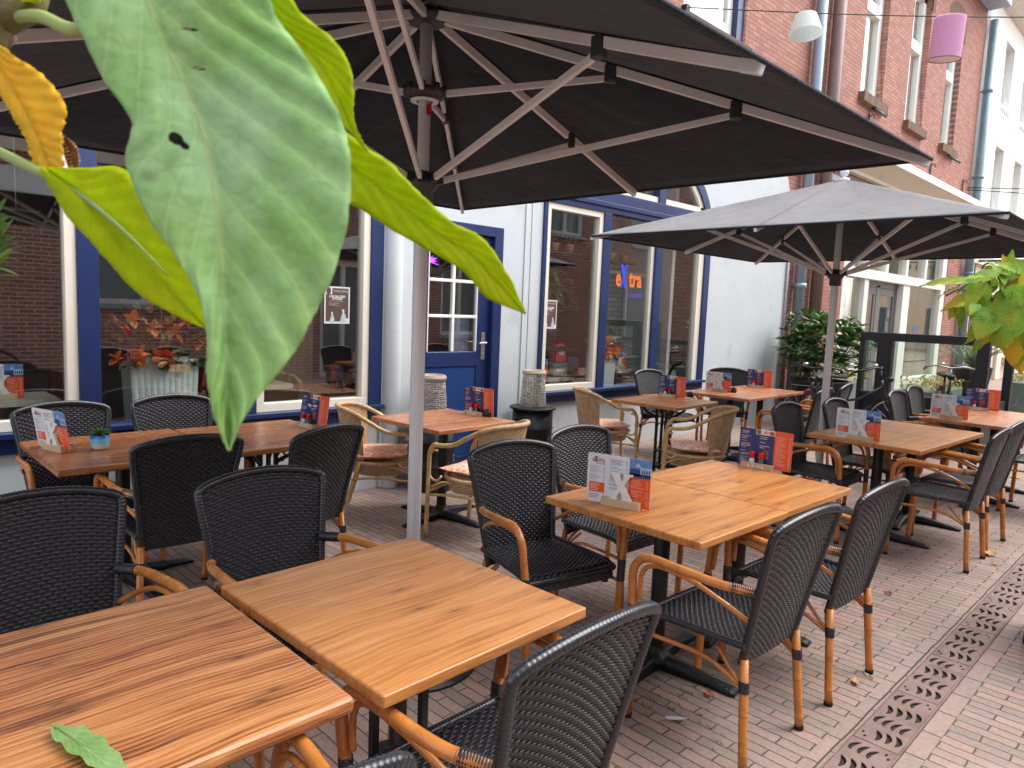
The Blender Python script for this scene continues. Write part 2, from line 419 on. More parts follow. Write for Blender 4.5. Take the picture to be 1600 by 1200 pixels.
# ================================================================== furniture builders
def weave(mb, S, nrow, nst, wid, amp, mi=0, sub=3, phase=0):
    """basket weave: flat strands running over and under stakes. S(u,v)->(point, normal), u along strands"""
    def row(v0, k):
        o = len(mb.v); N = nst*sub
        for i in range(N+1):
            u = i/N; p, n = S(u, v0)
            p1, _ = S(u, min(1, v0+.004)); p2, _ = S(u, max(0, v0-.004)); vd = (p1-p2).normalized()
            d = amp*cos(pi*(i/sub) + pi*k + phase); c = p + n*d
            t = .0013
            for a, b in ((-.5, 0), (-.25, t), (.25, t), (.5, 0), (.25, -t), (-.25, -t)): mb.v.append(c + vd*wid*a + n*b)
        for i in range(N):
            for q in range(6):
                q2 = (q+1) % 6
                mb.f.append([o+i*6+q, o+(i+1)*6+q, o+(i+1)*6+q2, o+i*6+q2]); mb.m.append(mi); mb.sm.append(True)
    for k in range(nrow): row((k+.5)/nrow, k)
def stakes(mb, S, nst, wid, mi=1, n=10):
    for s_ in range(nst+1):
        u = s_/nst; o = len(mb.v)
        for j in range(n+1):
            p, nn = S(u, j/n); q, _ = S(min(1, u+.01), j/n); q2, _ = S(max(0, u-.01), j/n); ud = (q-q2).normalized()
            for a in (-.5, .5): mb.v.append(p+ud*wid*a)
        for j in range(n):
            mb.f.append([o+2*j, o+2*j+1, o+2*j+3, o+2*j+2]); mb.m.append(mi); mb.sm.append(True)
def core(mb, S, mi=1, n=14):
    """dark inner layer of the double weave"""
    mb.grid(lambda u, v: S(u, v)[0], n, n, mi)
def wrapped(mb, pts, r, pitch=.009, mi=0, n=8, flat=1.0, upv=None, depth=.14, step=3):
    """tube with wound-strand ridges"""
    P = [Vector(p) for p in pts]; L = [0]
    for i in range(1, len(P)): L.append(L[-1]+(P[i]-P[i-1]).length)
    m = max(2, int(L[-1]/(pitch/step))); Q = []; R = []
    j = 0
    for i in range(m+1):
        t = L[-1]*i/m
        while j < len(P)-2 and L[j+1] < t: j += 1
        f = (t-L[j])/max(1e-9, L[j+1]-L[j]); Q.append(P[j].lerp(P[j+1], f)); R.append(r*(1-depth+depth*abs(sin(pi*t/pitch))))
    mb.tube(Q, R, n, mi, flat=flat, upv=upv)
def bamboo(mb, pts, r, n=10, node=.17, mi=0, mmi=1, first=.08):
    P = [Vector(p) for p in pts]; Q = []; R = []; marks = set(); acc = 0; nxt = first
    Q.append(P[0]); R.append(r)
    for i in range(1, len(P)):
        seg = (P[i]-P[i-1]); L = seg.length
        while acc+L > nxt:
            f = (nxt-acc)/L
            if L < .0075: nxt = acc+L+.001; break
            f = min(max(f, .0038/L), 1-.0038/L); p = P[i-1]+seg*f; d = seg.normalized()
            for off, rr in ((-.003, r*1.0), (-.0008, r*1.05), (.0008, r*1.05), (.003, r*1.0)):
                if off == -.0008: marks.add(len(Q))
                Q.append(p+d*off); R.append(rr)
            nxt += node*random.uniform(.85, 1.15)
        acc += L; Q.append(P[i]); R.append(r)
    # drop near duplicates created at bends
    mb.tube(Q, R, n, mi, marks=marks, mmi=mmi)

def S_back(u, v):
    """back panel of the black armchair; u 0..1 left to right, v 0 bottom .. 1 top"""
    hw = .192+.056*v**1.25-.006*(1-v); x = (u*2-1)*hw
    top = .888+.040*(1-abs(u*2-1)**2.2)
    z = .375+(top-.375)*v
    y = -.205-.075*v-.025*v*v-.028*(1-(u*2-1)**2)*(.4+.6*v)+.012*(1-v)**3
    e = Vector((0, -1, .18)); e += Vector(((u*2-1)*.22, 0, 0))
    return Vector((x, y, z)), e.normalized()
def S_seat(u, v):
    hw = .205+.03*v; x = (u*2-1)*hw; r = (u*2-1)
    y = -.215+.425*v; z = .452-.016*(1-r*r)*(sin(pi*min(1, v*1.05)))-.0*v
    if v > .93: z -= (v-.93)*.25
    return Vector((x, y, z)), Vector((0, 0, 1))
def make_armchair():
    t = thing('wicker_armchair', '', 'chair')
    b = MB(); weave(b, S_back, 44, 27, .0120, .0025, sub=3); stakes(b, S_back, 28, .008); core(b, S_back)
    back = b.build('backrest', [WICKER, WICKER_CORE], t)
    b = MB()
    path = [S_back(0, v/14)[0] for v in range(15)]+[S_back(u/16, 1)[0] for u in range(1, 17)]+[S_back(1, 1-v/14)[0] for v in range(1, 15)]
    P = []
    for i, p in enumerate(path): P.append(p)
    P[14] = P[14]+Vector((.006, 0, -.005)); P[30] = P[30]+Vector((-.006, 0, -.005))
    wrapped(b, P, .0165, .0125, 0, 8, depth=.16)
    b.build('rim', [WICKER], back)
    b = MB(); weave(b, S_seat, 36, 27, .0112, .0026, sub=3); stakes(b, S_seat, 28, .007); core(b, S_seat)
    seat = b.build('seat', [WICKER, WICKER_CORE], t)
    b = MB()
    rim = [S_seat(0, v/8)[0] for v in range(9)]+[S_seat(u/8, 1)[0]+Vector((0,.004*sin(pi*u/8),0)) for u in range(1, 9)]+[S_seat(1, 1-v/8)[0] for v in range(1, 9)]
    wrapped(b, rim, .015, .011, 0, 8)
    def S_apr(u, v): return Vector(((u*2-1)*(.23), .214-.008*v, .445-.06*(1-v)-.0*u)), Vector((0, 1, 0))
    weave(b, S_apr, 7, 28, .0088, .0022, sub=2); core(b, S_apr)
    b.build('apron', [WICKER], seat)
    for s in (-1, 1):
        # one bent bamboo pole: arm and front leg
        arm = bez([(s*.215, -.235, .655), (s*.262, -.12, .664), (s*.278, .05, .676), (s*.282, .145, .680), (s*.283, .195, .660), (s*.280, .225, .610), (s*.272, .230, .53), (s*.262, .232, .46)], 5)
        b = MB(); bamboo(b, arm, .0165, 10, .20)
        inner = bez([(s*.205, -.215, .545), (s*.245, -.13, .600), (s*.262, -.02, .640), (s*.266, .10, .653), (s*.266, .165, .640), (s*.264, .196, .60), (s*.262, .203, .53), (s*.258, .206, .50)], 5)
        bamboo(b, inner, .0095, 8, .3)
        a = b.build('armrest', [BAMBOO, BAMBOO_DARK], t)
        b = MB(); wrapped(b, [(s*.210, -.243, .652), (s*.232, -.19, .658), (s*.246, -.165, .661)], .0205, .007)
        b.build('binding', [WICKER], a)
        b = MB(); bamboo(b, [(s*.262, .232, .47), (s*.252, .236, .25), (s*.243, .24, .012)], .0165, 10, .16)
        leg = b.build('leg', [BAMBOO, BAMBOO_DARK], t)
        b = MB(); wrapped(b, [(s*.2625, .232, .475), (s*.258, .234, .375)], .0200, .007); b.build('binding', [WICKER], leg)
        b = MB(); b.lathe([(.0, 0), (.0165, 0), (.018, .004), (.018, .016)], (s*.243, .24, 0), 10, cap=False); b.build('foot_cap', [RUBBER], leg)
        b = MB(); bamboo(b, [(s*.192, -.205, .40), (s*.202, -.222, .2), (s*.213, -.24, .012)], .0160, 10, .16, first=.2)
        leg = b.build('leg', [BAMBOO, BAMBOO_DARK], t)
        b = MB(); wrapped(b, [(s*.197, -.213, .325), (s*.1995, -.2165, .283)], .0205, .007); b.build('binding', [WICKER], leg)
        b = MB(); b.lathe([(.0, 0), (.0165, 0), (.018, .004), (.018, .016)], (s*.213, -.24, 0), 10, cap=False); b.build('foot_cap', [RUBBER], leg)
        b = MB()
        b.tube(bez([(s*.198, -.205, .30), (s*.215, -.08, .36), (s*.24, .06, .375), (s*.255, .215, .372)], 5), .0085, 8)
        b.tube(bez([(s*.198, -.205, .305), (s*.175, -.185, .355), (s*.13, -.17, .395)], 4), .0075, 8)
        b.tube(bez([(s*.198, -.205, .305), (s*.196, -.15, .355), (s*.19, -.10, .405)], 4), .0075, 8)
        b.build('brace', [BAMBOO], t)
    return t
chair0 = make_armchair(); used = [False]
def place_chair(x, y, deg, label, group='black wicker armchairs around the tables'):
    if not used[0]:
        used[0] = True; o = chair0; o.location = (x, y, 0); o.rotation_euler = (0, 0, radians(deg)); o['label'] = label
    else: o = copy_tree(chair0, label, (x, y, 0), radians(deg))
    o['group'] = group
    return o

# ---- light rattan armchair with orange cushion
CUSHION = bpy.data.materials.new('cushion_fabric'); CUSHION.use_nodes = True
g = NT(CUSHION); b_ = g.n['Principled BSDF']; co = g.coords('Object', rnd=True)
wv = g.node('ShaderNodeTexVoronoi', Scale=16.0); wv.feature = 'DISTANCE_TO_EDGE'
nn = g.node('ShaderNodeTexNoise', Scale=8.0, Detail=1.0); g.link(co, nn.inputs['Vector'])
vm = g.node('ShaderNodeVectorMath'); vm.operation = 'MULTIPLY_ADD'; g.link(nn.outputs['Color'], vm.inputs[0]); vm.inputs[1].default_value = (.12,.12,.0); g.link(co, vm.inputs[2])
g.link(vm.outputs[0], wv.inputs['Vector'])
g.link(g.ramp(wv.outputs['Distance'], [(.03, srgb(244,230,220)), (.09, srgb(236,158,120)), (.4, srgb(240,186,158))]), b_.inputs['Base Color'])
b_.inputs['Roughness'].default_value = .9
def make_rattan():
    t = thing('rattan_armchair', '', 'chair')
    def hoop(a):   # a in -1..1 : left front leg top -> back -> right
        s = 1 if a >= 0 else -1; q = abs(a)
        # q=0 back centre, 1 front
        if q < .55:
            th = q/.55*pi/2; x = s*.27*sin(th); y = -.02-.27*cos(th)
        else: x = s*(.27+.005*(q-.55)); y = -.02+.24*(q-.55)/.45
        z = .82-.165*(1/(1+math.exp(-(q-.5)*11)))
        y -= .035*(1-min(1, q/.7))
        return Vector((x, y, z))
    hp = [Vector((-.262,.262,.012)), Vector((-.27,.25,.25)), Vector((-.275,.24,.50)), Vector((-.276,.235,.60))]+[hoop(-1+.06*i+.03) for i in range(0, 33)]+[Vector((.276,.235,.60)), Vector((.275,.24,.50)), Vector((.27,.25,.25)), Vector((.262,.262,.012))]
    pts = bez(hp, 3); b = MB(); bamboo(b, pts, .0155, 10, .32)
    fr = b.build('hoop_frame', [RATTAN, BAMBOO_DARK], t)
    b = MB(); wrapped(b, [hoop(-.42+.03*i) for i in range(29)], .0185, .010); b.build('binding', [RATTAN_WEAVE], fr)
    def S(u, v):
        a = (u*2-1)*.42; p = hoop(a); c = Vector((0, -.02, 0)); z = .44+(p.z-.44)*v
        base = Vector((p.x*(.78+.22*v), (p.y+.02)*(.78+.22*v)-.02, z)); n = Vector((p.x, p.y+.02, 0)).normalized()
        return base, n
    b = MB(); weave(b, S, 32, 34, .0112, .0024, sub=2); stakes(b, S, 34, .008, 0); b.build('backrest', [RATTAN_WEAVE], t)
    def ringp(a, r=.235): return Vector((r*1.02*cos(a), r*sin(a)+.0, 0))
    b = MB(); wrapped(b, [ringp(2*pi*i/40)+Vector((0,0,.425)) for i in range(41)], .017, .010)
    b.lathe([(.0,.425),(.225,.425),(.225,.418),(0,.418)], (0,0,0), 32)
    seat = b.build('seat', [RATTAN_WEAVE], t)
    def SA(u, v): p = ringp(2*pi*u, .228-.02*(1-v)); return p+Vector((0,0,.335+.085*v)), Vector((p.x,p.y,0)).normalized()
    b = MB(); weave(b, SA, 9, 44, .0095, .0026, sub=2); b.build('apron', [RATTAN_WEAVE], seat)
    for s in (-1, 1):
        b = MB(); bamboo(b, [(s*.20,-.13,.44),(s*.215,-.19,.25),(s*.235,-.26,.012)], .0155, 10, .3); b.build('leg', [RATTAN, BAMBOO_DARK], t)
        b = MB(); b.tube([Vector((s*.262, .195+.065*cos(a), .515+.105*sin(a))) for a in [radians(100-20*k) for k in range(0, 16)]][0:13], .0085, 8)
        b.tube(bez([(s*.265,.235,.36),(s*.25,.14,.405),(s*.235,.06,.40)],4), .0075, 8)
        b.tube(bez([(s*.272,.245,.31),(s*.25,0,.33),(s*.215,-.19,.31)],4), .0095, 8)
        b.build('brace', [RATTAN], t)
    b = MB(); b.tube(bez([(-.27,.247,.33),(0,.24,.345),(.27,.247,.33)],4), .0095, 8); b.build('stretcher', [RATTAN], t)
    return t
def make_cushion():
    b = MB()
    def f(s):
        def fn(u, v):
            x = (u*2-1)*.215; y = (v*2-1)*.205
            q = (1-abs(u*2-1)**3.2)*(1-abs(v*2-1)**3.2)
            x *= 1-.05*(1-(v*2-1)**2); y *= 1-.05*(1-(u*2-1)**2)
            return (x, y, s*.033*q**.6+.012*(abs(u*2-1)*abs(v*2-1))**4+.006*noise.noise(Vector((x*9,y*9,s))))
        return fn
    b.grid(f(1), 24, 24); b.grid(f(-1), 24, 24)
    return b.build('seat_cushion', [CUSHION])
rattan0 = make_rattan(); cushion0 = make_cushion(); usedr = [False]
def place_rattan(x, y, deg, label, clabel):
    if not usedr[0]:
        usedr[0] = True; o = rattan0; o.location = (x, y, 0); o.rotation_euler = (0, 0, radians(deg)); o['label'] = label; c = cushion0
    else: o = copy_tree(rattan0, label, (x, y, 0), radians(deg)); c = cushion0.copy(); COL.objects.link(c)
    a = radians(deg); c.location = (x-.0*sin(a), y+.0*cos(a), .478); c.rotation_euler = (radians(1), 0, a+.05)
    tag(o, group='light rattan armchairs with orange cushions'); tag(c, clabel, 'cushion', 'orange patterned seat cushions')

# ---- tables
def table(x0, y0, w, d, deg, label, top=WOOD_A, base='column', thick=.032, bev=.006, group='wooden terrace tables'):
    cx, cy = x0+w/2, y0+d/2
    t = thing('terrace_table', label, 'table', (cx, cy, 0), radians(deg), group)
    b = MB(); b.box(-w/2, w/2, -d/2, d/2, .75-thick, .75); b.build('tabletop', [top], t, bevel=bev, seg=3)
    if base == 'column':
        b = MB(); b.lathe([(.036,.05),(.036,.70)], (0,0,0), 20); b.box(-.15,.15,-.02,.02,.70,.75-thick-.001); b.box(-.02,.02,-.15,.15,.705,.75-thick-.002)
        b.build('column', [IRON], t, bevel=.003)
        b = MB(); b.lathe([(.0,.03),(.075,.03),(.078,.05),(.06,.068),(.045,.075),(.036,.10)], (0,0,0), 20, cap=False)
        for k in range(4):
            a = pi/2*k+radians(8)
            pr = [(.04,.062,.036),(.13,.055,.030),(.26,.034,.026),(.36,.020,.034),(.385,.010,.030)]
            o = len(b.v)
            for r, z, hw in pr:
                for sx, zz in ((-1,0),(-1,z*.8),(-.6,z),(.6,z),(1,z*.8),(1,0)):
                    b.v.append(Vector((r*cos(a)-sx*hw*sin(a), r*sin(a)+sx*hw*cos(a), max(.0,zz+.004))))
            for i in range(len(pr)-1):
                for q in range(6):
                    q2 = (q+1) % 6; b.f.append([o+i*6+q, o+i*6+q2, o+(i+1)*6+q2, o+(i+1)*6+q]); b.m.append(0); b.sm.append(True)
            b.f.append([o+(len(pr)-1)*6+q for q in range(6)]); b.m.append(0); b.sm.append(False)
            for k2 in range(4):
                r = .30+.018*k2; zt = .034-(r-.26)*.12
                b.bar((r*cos(a)-.022*sin(a), r*sin(a)+.022*cos(a), zt), (r*cos(a)+.022*sin(a), r*sin(a)-.022*cos(a), zt), .006, .006)
        b.build('foot', [IRON], t)
    else:
        b = MB()
        for sx in (-1, 1):
            for sy in (-1, 1): b.box(sx*.05-.011, sx*.05+.011, sy*.05-.011, sy*.05+.011, .05, .70)
        b.lathe([(.085,.25),(.085,.265)], (0,0,0), 16); b.box(-.16,.16,-.16,.16,.700,.75-thick-.001)
        b.build('column', [IRON], t)
        b = MB()
        for k in range(4):
            a = pi/2*k+pi/4; c_, s_ = cos(a), sin(a)
            f = lambda r, z: (r*c_, r*s_, z)
            b.tube(bez([f(.06,.50),f(.085,.58),f(.15,.62),f(.20,.66),f(.21,.70)],5), .012, 6)
            b.tube(bez([f(.07,.60),f(.11,.585),f(.13,.62),f(.10,.645),f(.085,.62)],5), .007, 6)
        b.build('bracket', [IRON], t)
        b = MB()
        for k in range(4):
            a = pi/2*k+pi/4; c_, s_ = cos(a), sin(a)
            f = lambda r, z: (r*c_, r*s_, z)
            b.tube(bez([f(.03,.09),f(.12,.10),f(.22,.06),f(.30,.018),f(.34,.014)],5), [.018]*17+[.022]*4, 8)
        b.tube([(.20*cos(2*pi*k/28), .20*sin(2*pi*k/28), .055) for k in range(28)], .009, 6, closed=True)
        b.build('foot', [IRON], t)
    return t

# ---- parasol
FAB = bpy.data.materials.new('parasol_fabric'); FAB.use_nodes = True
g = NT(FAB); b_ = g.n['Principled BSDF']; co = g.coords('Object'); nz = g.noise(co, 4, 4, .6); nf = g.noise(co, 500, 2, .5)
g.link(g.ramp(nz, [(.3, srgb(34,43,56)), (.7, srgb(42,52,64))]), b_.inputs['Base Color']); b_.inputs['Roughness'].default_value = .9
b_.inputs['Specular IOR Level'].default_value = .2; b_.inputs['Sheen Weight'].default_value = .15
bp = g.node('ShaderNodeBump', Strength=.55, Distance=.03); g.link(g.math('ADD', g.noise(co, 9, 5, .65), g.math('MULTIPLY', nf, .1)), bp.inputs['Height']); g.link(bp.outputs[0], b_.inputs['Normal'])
FAB_TOP = FAB.copy(); FAB_TOP.name = 'parasol_fabric_skylit'  # same cloth in lighter grey: sky light on the top painted into its colour
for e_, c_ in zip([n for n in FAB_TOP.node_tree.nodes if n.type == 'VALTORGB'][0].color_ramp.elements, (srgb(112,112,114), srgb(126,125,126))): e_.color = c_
def parasol(x, y, half, ze, za, zrun, label, rz=0, ball=True, midstruts=True):
    t = thing('parasol', label, 'parasol', (x, y, 0), rz, 'big square terrace parasols')
    b = MB(); b.lathe([(.030,0),(.030,zrun-.02),(.026,zrun),(.026,za-.06)], (0,0,0), 24); b.build('pole', [ALU], t)
    b = MB(); b.lathe([(.0,.0),(.30,.0),(.30,.012),(.05,.02),(.05,.10),(.034,.11),(.034,.16)], (0,0,0), 24, cap=False); b.build('base_plate', [IRON], t)
    tips = []
    for k in range(8):
        a = pi/4*k; c_, s_ = cos(a), sin(a); m = max(abs(c_), abs(s_))
        tips.append(Vector((half*c_/m, half*s_/m, ze)))
    apex = Vector((0,0,za))
    def can(zo, sag):
        b = MB()
        for k in range(8):
            A, B = tips[k], tips[(k+1) % 8]
            n = 22
            def fn(u, v):
                p = A.lerp(B, v); q = apex.lerp(p, u)
                w_ = sin(pi*v)*u*(1-.25*u)
                q.z += -sag*1.6*sin(pi*v)*u*(1-u)*1.6 + zo + .012*u*noise.noise(Vector((q.x*2.2, q.y*2.2, 1)))*(1-u**6)+.014*sin(pi*v)*u*(1-u**4)*noise.noise(Vector((v*9+k, u*2, 5)))
                return q
            b.grid(fn, n, n)
        return b
    b = can(.0, .045)
    # hem along the edge
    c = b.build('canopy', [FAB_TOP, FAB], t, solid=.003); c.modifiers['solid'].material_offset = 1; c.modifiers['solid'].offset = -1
    b = MB()
    for k in range(8):
        A, B = tips[k], tips[(k+1) % 8]
        b.tube([A.lerp(B, i/10)+Vector((0,0,-.004)) for i in range(11)], .008, 6, cap=False)
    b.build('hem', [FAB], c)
    b = MB(); b.lathe([(.02,za-.09),(.075,za-.085),(.09,za-.07),(.09,za-.05),(.05,za-.03),(0,za-.02)], (0,0,0), 20, cap=False)
    b.build('top_hub', [DARKMETAL], t)
    b = MB()
    for k in range(8):
        a = pi/4*k
        b.bar((.05*cos(a),.05*sin(a),zrun), (.085*cos(a),.085*sin(a),zrun+.01), .022, .04)
    b.lathe([(.031,zrun-.10),(.045,zrun-.095),(.045,zrun-.045),(.062,zrun-.03),(.066,zrun+.005),(.04,zrun+.03),(.031,zrun+.035)], (0,0,0), 20, cap=False)
    b.bar((.03,-.03,zrun-.16),(.03,-.03,zrun-.02), .02, .03); b.bar((-.05,.0,zrun-.14),(-.05,.0,zrun-.02), .015, .05)
    b.build('runner', [DARKMETAL], t)
    if midstruts:
        zm = za-.36
        b = MB(); b.lathe([(.03,zm-.03),(.06,zm-.025),(.082,zm-.01),(.086,zm+.012),(.05,zm+.02),(.03,zm+.03)], (0,0,0), 24, cap=False)
        for k in range(8): a = pi/4*k; b.lathe([(0,zm-.012),(.014,zm-.012),(.014,zm+.028),(0,zm+.028)], (.078*cos(a),.078*sin(a),0), 8)
        b.build('spreader_ring', [DARKMETAL], t)
        b = MB(); b.lathe([(.034,zm-.034),(.058,zm-.034),(.058,zm-.028)], (0,0,0), 20, cap=False); b.build('disc', [ALU], t)
        b = MB(); b.box(-.012,.012,-.0315,-.0300,zm-.09,zm-.045); b.build('red_label', [M('red_sticker', srgb(190,30,36), .5, var=0)], t)
    def rib_pt(k, f): p = apex.lerp(tips[k], f); return Vector((p.x, p.y, p.z-.030))
    for k in range(8):
        corner = k % 2 == 1
        a = pi/4*k; st = Vector((.075*cos(a), .075*sin(a), za-.07))
        b = MB(); tipp = rib_pt(k, .99); tipp.z += .008
        b.bar(st, tipp, .020, .034); r = b.build('rib', [ALU_RIB], t, bevel=.002)
        b = MB(); d = (tipp-st).normalized(); b.bar(tipp-d*.06, tipp+d*.012, .024, .038); b.build('end_cap', [ALU], r, bevel=.005)
        f = .60 if not corner else .60
        def joint(f, z0, nm='strut'):
            J = st.lerp(tipp, f)
            b = MB(); b.bar(J+Vector((0,0,.02)), J+Vector((0,0,-.055)), .034, .05, up=(cos(a),sin(a),0)); b.build('joint', [DARKMETAL], r, bevel=.008)
            b = MB(); b.bar(Vector((.07*cos(a),.07*sin(a),z0)), J+Vector((0,0,-.035)), .018, .026); b.build(nm, [ALU_RIB], t, bevel=.002)
        joint(f, zrun)
        if corner and midstruts: joint(.34, zm)
    b = MB()
    b.lathe([(0,za-.02),(.045,za-.018),(.04,za+.004),(.014,za+.010),(.012,za+.022)], (0,0,0), 20, cap=False)
    if ball: b.lathe([(.0001,za+.02)]+[(.034*sin(pi*k/12), za+.052-.034*cos(pi*k/12)) for k in range(1, 12)]+[(.0001,za+.086)], (0,0,0), 20, cap=False)
    b.build('finial', [ALU], t)
    return t
# ================================================================== ground
ground = MB()
ground.add([(-80,-60,0),(200,-60,0),(200,120,0),(-80,120,0)], [(0,1,2,3)])
tag(ground.build('street_paving', [PAVER]), kind='structure')
b = MB()
b.box(-6, 60, .876, .942, -.05, .004); b.box(-6, 60, .638, .704, -.05, .004)
tag(b.build('kerb_strip', [PAVER_EDGE]), kind='structure')
CHANNEL = M('drain_channel', srgb(44,36,32), .9, var=.2)
RUST = M('rusty_cast_iron', srgb(138,114,106), .62, metal=.15, var=.22, vscale=9, bump=.25, bscale=140, dirt=(srgb(92,64,54), 5, .5, .7))
b = MB(); b.box(-6,60,.704,.876,.0045,.0055); tag(b.build('drain_channel', [CHANNEL]), kind='structure')
b = MB(); b.box(-6,60,.870,.876,-.02,.016); b.box(-6,60,.704,.710,-.02,.016); tag(b.build('drain_rim', [RUST]), kind='structure')
def crescent(cx, cy, L, t, bulge, ang, flip=1):
    pts = []
    for i in range(9):
        a = -1+2*i/8; pts.append((a*L/2, flip*(bulge*(1-a*a)+t/2*(1-a*a)**.5)))
    for i in range(7, 0, -1):
        a = -1+2*i/8; pts.append((a*L/2, flip*(bulge*(1-a*a)-t/2*(1-a*a)**.5)))
    c, s = cos(ang), sin(ang)
    return [(cx+c*x-s*y, cy+s*x+c*y) for x, y in pts]
holes = []
for i in range(4):
    gx = -.178+.119*i; fl = 1 if i % 2 else -1
    for j in range(4):
        gy = -.050+.0335*j
        if (i == 0 and j == 3) or (i == 3 and j == 0): continue
        holes.append(crescent(gx+.006*fl*(j-1.5), gy-.004*fl, .086, .020, .0125, -.22*fl, fl))
for px_, py_ in ((-.215,.050),(-.19,.064),(.215,-.050),(.19,-.064)): holes.append([(px_+.010*cos(a), py_+.006*sin(a)) for a in [2*pi*k/10 for k in range(10)]])
gp = plate('grate_plate', rect(-.247,.247,-.078,.078), holes, .010, [RUST], axis='XY', at=.016)
for i in range(-2, 44):
    x = .52+.5*i
    if i == -2: g0 = gp; g0.name = 'drain_grate'
    else: g0 = gp.copy(); COL.objects.link(g0)
    g0.location = (x, .79, 0)
    tag(g0, 'rusty cast iron drain grate with rows of crescent slots in the street gutter', 'drain grate', 'drain grates along the gutter')
# litter
DRY = M('dry_leaf', srgb(196,150,104), .8, var=.3, vscale=30)
DRY2 = M('dry_leaf_brown', srgb(158,96,58), .8, var=.3, vscale=30)
YEL = leafmat('yellow_leaf', [srgb(206,170,30), srgb(226,190,50)], .3)
def leaf_mesh(name, L, W, mats, curl=.25, loc=(0,0,0), rot=(0,0,0), lobes=0, wav=.0):
    b = MB()
    def fn(u, v):
        x = (u-.5)*L; s = (v*2-1); wd = W/2*(sin(pi*min(1,u**.8*1.0))**.8)*(1+lobes*.35*sin(u*22))
        return (x, s*wd, abs(s)*wd*curl+curl*.4*L*(u-.5)**2+wav*sin(u*14+s*2))
    b.grid(fn, 16, 6); o = b.build(name, mats); o.location = loc; o.rotation_euler = rot
    return o
for (x, y, L, W, m, lab, rz, lb) in [
    (3.22,1.02,.06,.035,DRY,'small crumpled tan leaf on the pavers beside the drain', .4, 1),
    (5.82,1.06,.13,.08,DRY,'large dry tan leaf on the pavers by the chair legs of the far row', .2, 1),
    (5.60,.98,.06,.03,DRY,'small pale leaf scrap on the pavers near the large dry leaf', 1.2, 0),
    (4.45,1.28,.05,.03,DRY2,'brown curled leaf on the pavers by a table foot', 2, 1),
    (2.62,1.40,.045,.03,DRY2,'reddish dry leaf on the pavers by the black table foot', .9, 1),
    (5.2,1.62,.06,.04,DRY,'light tan leaf under the farther pair of tables', 2.2, 1),
    (2.0,.80,.05,.035,DRY2,'brown curled leaf lying on the drain grate', 1.5, 1),
    (4.9,2.3,.07,.04,DRY2,'brown leaf lying deep under the parasol pole chairs', .5, 1)]:
    tag(leaf_mesh('fallen_leaf', L, W, [m], .35, (x,y,.010), (0,0,rz), lb, .004), lab, 'leaf', 'fallen leaves on the paving')
for (x,y,r) in [(9.1,1.50,.3),(8.8,1.62,1.4),(9.5,1.7,2.2),(9.3,1.35,.9)]:
    tag(leaf_mesh('fallen_leaf', .17, .10, [YEL], .2, (x,y,.012), (0,0,r), 0, .004), 'yellow fallen leaf on the far paving at the end of the terrace', 'leaf', 'yellow leaves at the terrace end')
FEATHER = M('feather_white', srgb(210,212,214), .8, var=.1)
b = MB(); b.tube([(-.045,0,.008),(.05,.004,.010)], .0012, 5)
b.grid(lambda u, v: ((u-.5)*.085+.01, (v*2-1)*.012*(sin(pi*(.1+.9*u))**.6), .010+.006*abs(v*2-1)+.006*u*u), 10, 4)
f_ = b.build('feather', [FEATHER]); f_.location = (2.34,1.39,0); f_.rotation_euler = (0,0,-.9); tag(f_, 'small grey white feather lying on the pavers', 'feather')
CIGM = M('cigarette_paper', srgb(230,226,220), .8, var=0); CIGF = M('cigarette_filter', srgb(206,140,84), .8, var=0)
t = thing('cigarette_butt', 'flattened cigarette butt beside the tan leaf near the drain', 'cigarette butt', (3.32,1.0,.009), 1.2)
b = MB(); b.tube([(0,0,0),(.022,0,0)], .004, 8); b.build('paper', [CIGM], t); b = MB(); b.tube([(-.024,0,0),(0,0,0)], .0041, 8); b.build('filter', [CIGF], t)
GRASS = leafmat('joint_moss', [srgb(70,96,34), srgb(110,136,60)], .2)
b = MB(); rr = random.Random(3)
for i in range(420):
    cx, cy = rr.uniform(1.7,3.6), rr.uniform(.98,1.9)
    if noise.noise(Vector((cx*2.3, cy*2.3, 4))) < .18: continue
    cx = round(cx/.056)*.056+rr.uniform(-.003,.003)
    for k in range(5):
        a = rr.uniform(0,6.28); h = rr.uniform(.006,.018); x, y = cx+rr.uniform(-.006,.006), cy+rr.uniform(-.012,.012)
        b.add([(x-.002,y,0),(x+.002,y,0),(x+cos(a)*.008,y+sin(a)*.008,h)], [(0,1,2)])
tag(b.build('moss_tufts', [GRASS]), kind='stuff')

# ================================================================== tables and chairs
table(.095,1.235,.70,.80,0,'striped dark grained table nearest the camera with a green leaf on it', WOOD_B, 'rods', .040, .014)
table(.827,1.204,.70,.80,1.4,'smooth honey coloured table in the nearest pair, beside the striped one', WOOD_A, 'rods', .032)
table(2.318,1.300,.70,.80,-1.2,'knotty orange table with a white X menu stand on its left edge', WOOD_A)
table(3.022,1.290,.70,.80,-1.2,'orange table with blue menus and red capped shakers, joined to the white X one', WOOD_A)
table(5.235,1.372,.69,.78,-3,'pale orange table with a white menu stand in front of the farther parasol pole', WOOD_A)
table(5.926,1.340,.69,.78,-3,'bare pale orange table at the street end of the farther pair', WOOD_A)
table(7.17,1.235,.70,.68,-1,'reddish table with a white X menu in front of the black glass screen', WOOD_C)
table(7.875,1.225,.70,.68,-1,'reddish table with blue menus at the far right edge', WOOD_C)
table(5.52,3.49,.81,.71,2.8,'square orange table between two rattan chairs below the blue window', WOOD_A, 'rods')
table(6.86,3.46,.72,.78,1,'small reddish table with a white menu beside the white wall', WOOD_C)
table(7.585,3.47,.66,.74,1,'small table with blue menus at the far end near the bicycles', WOOD_C)
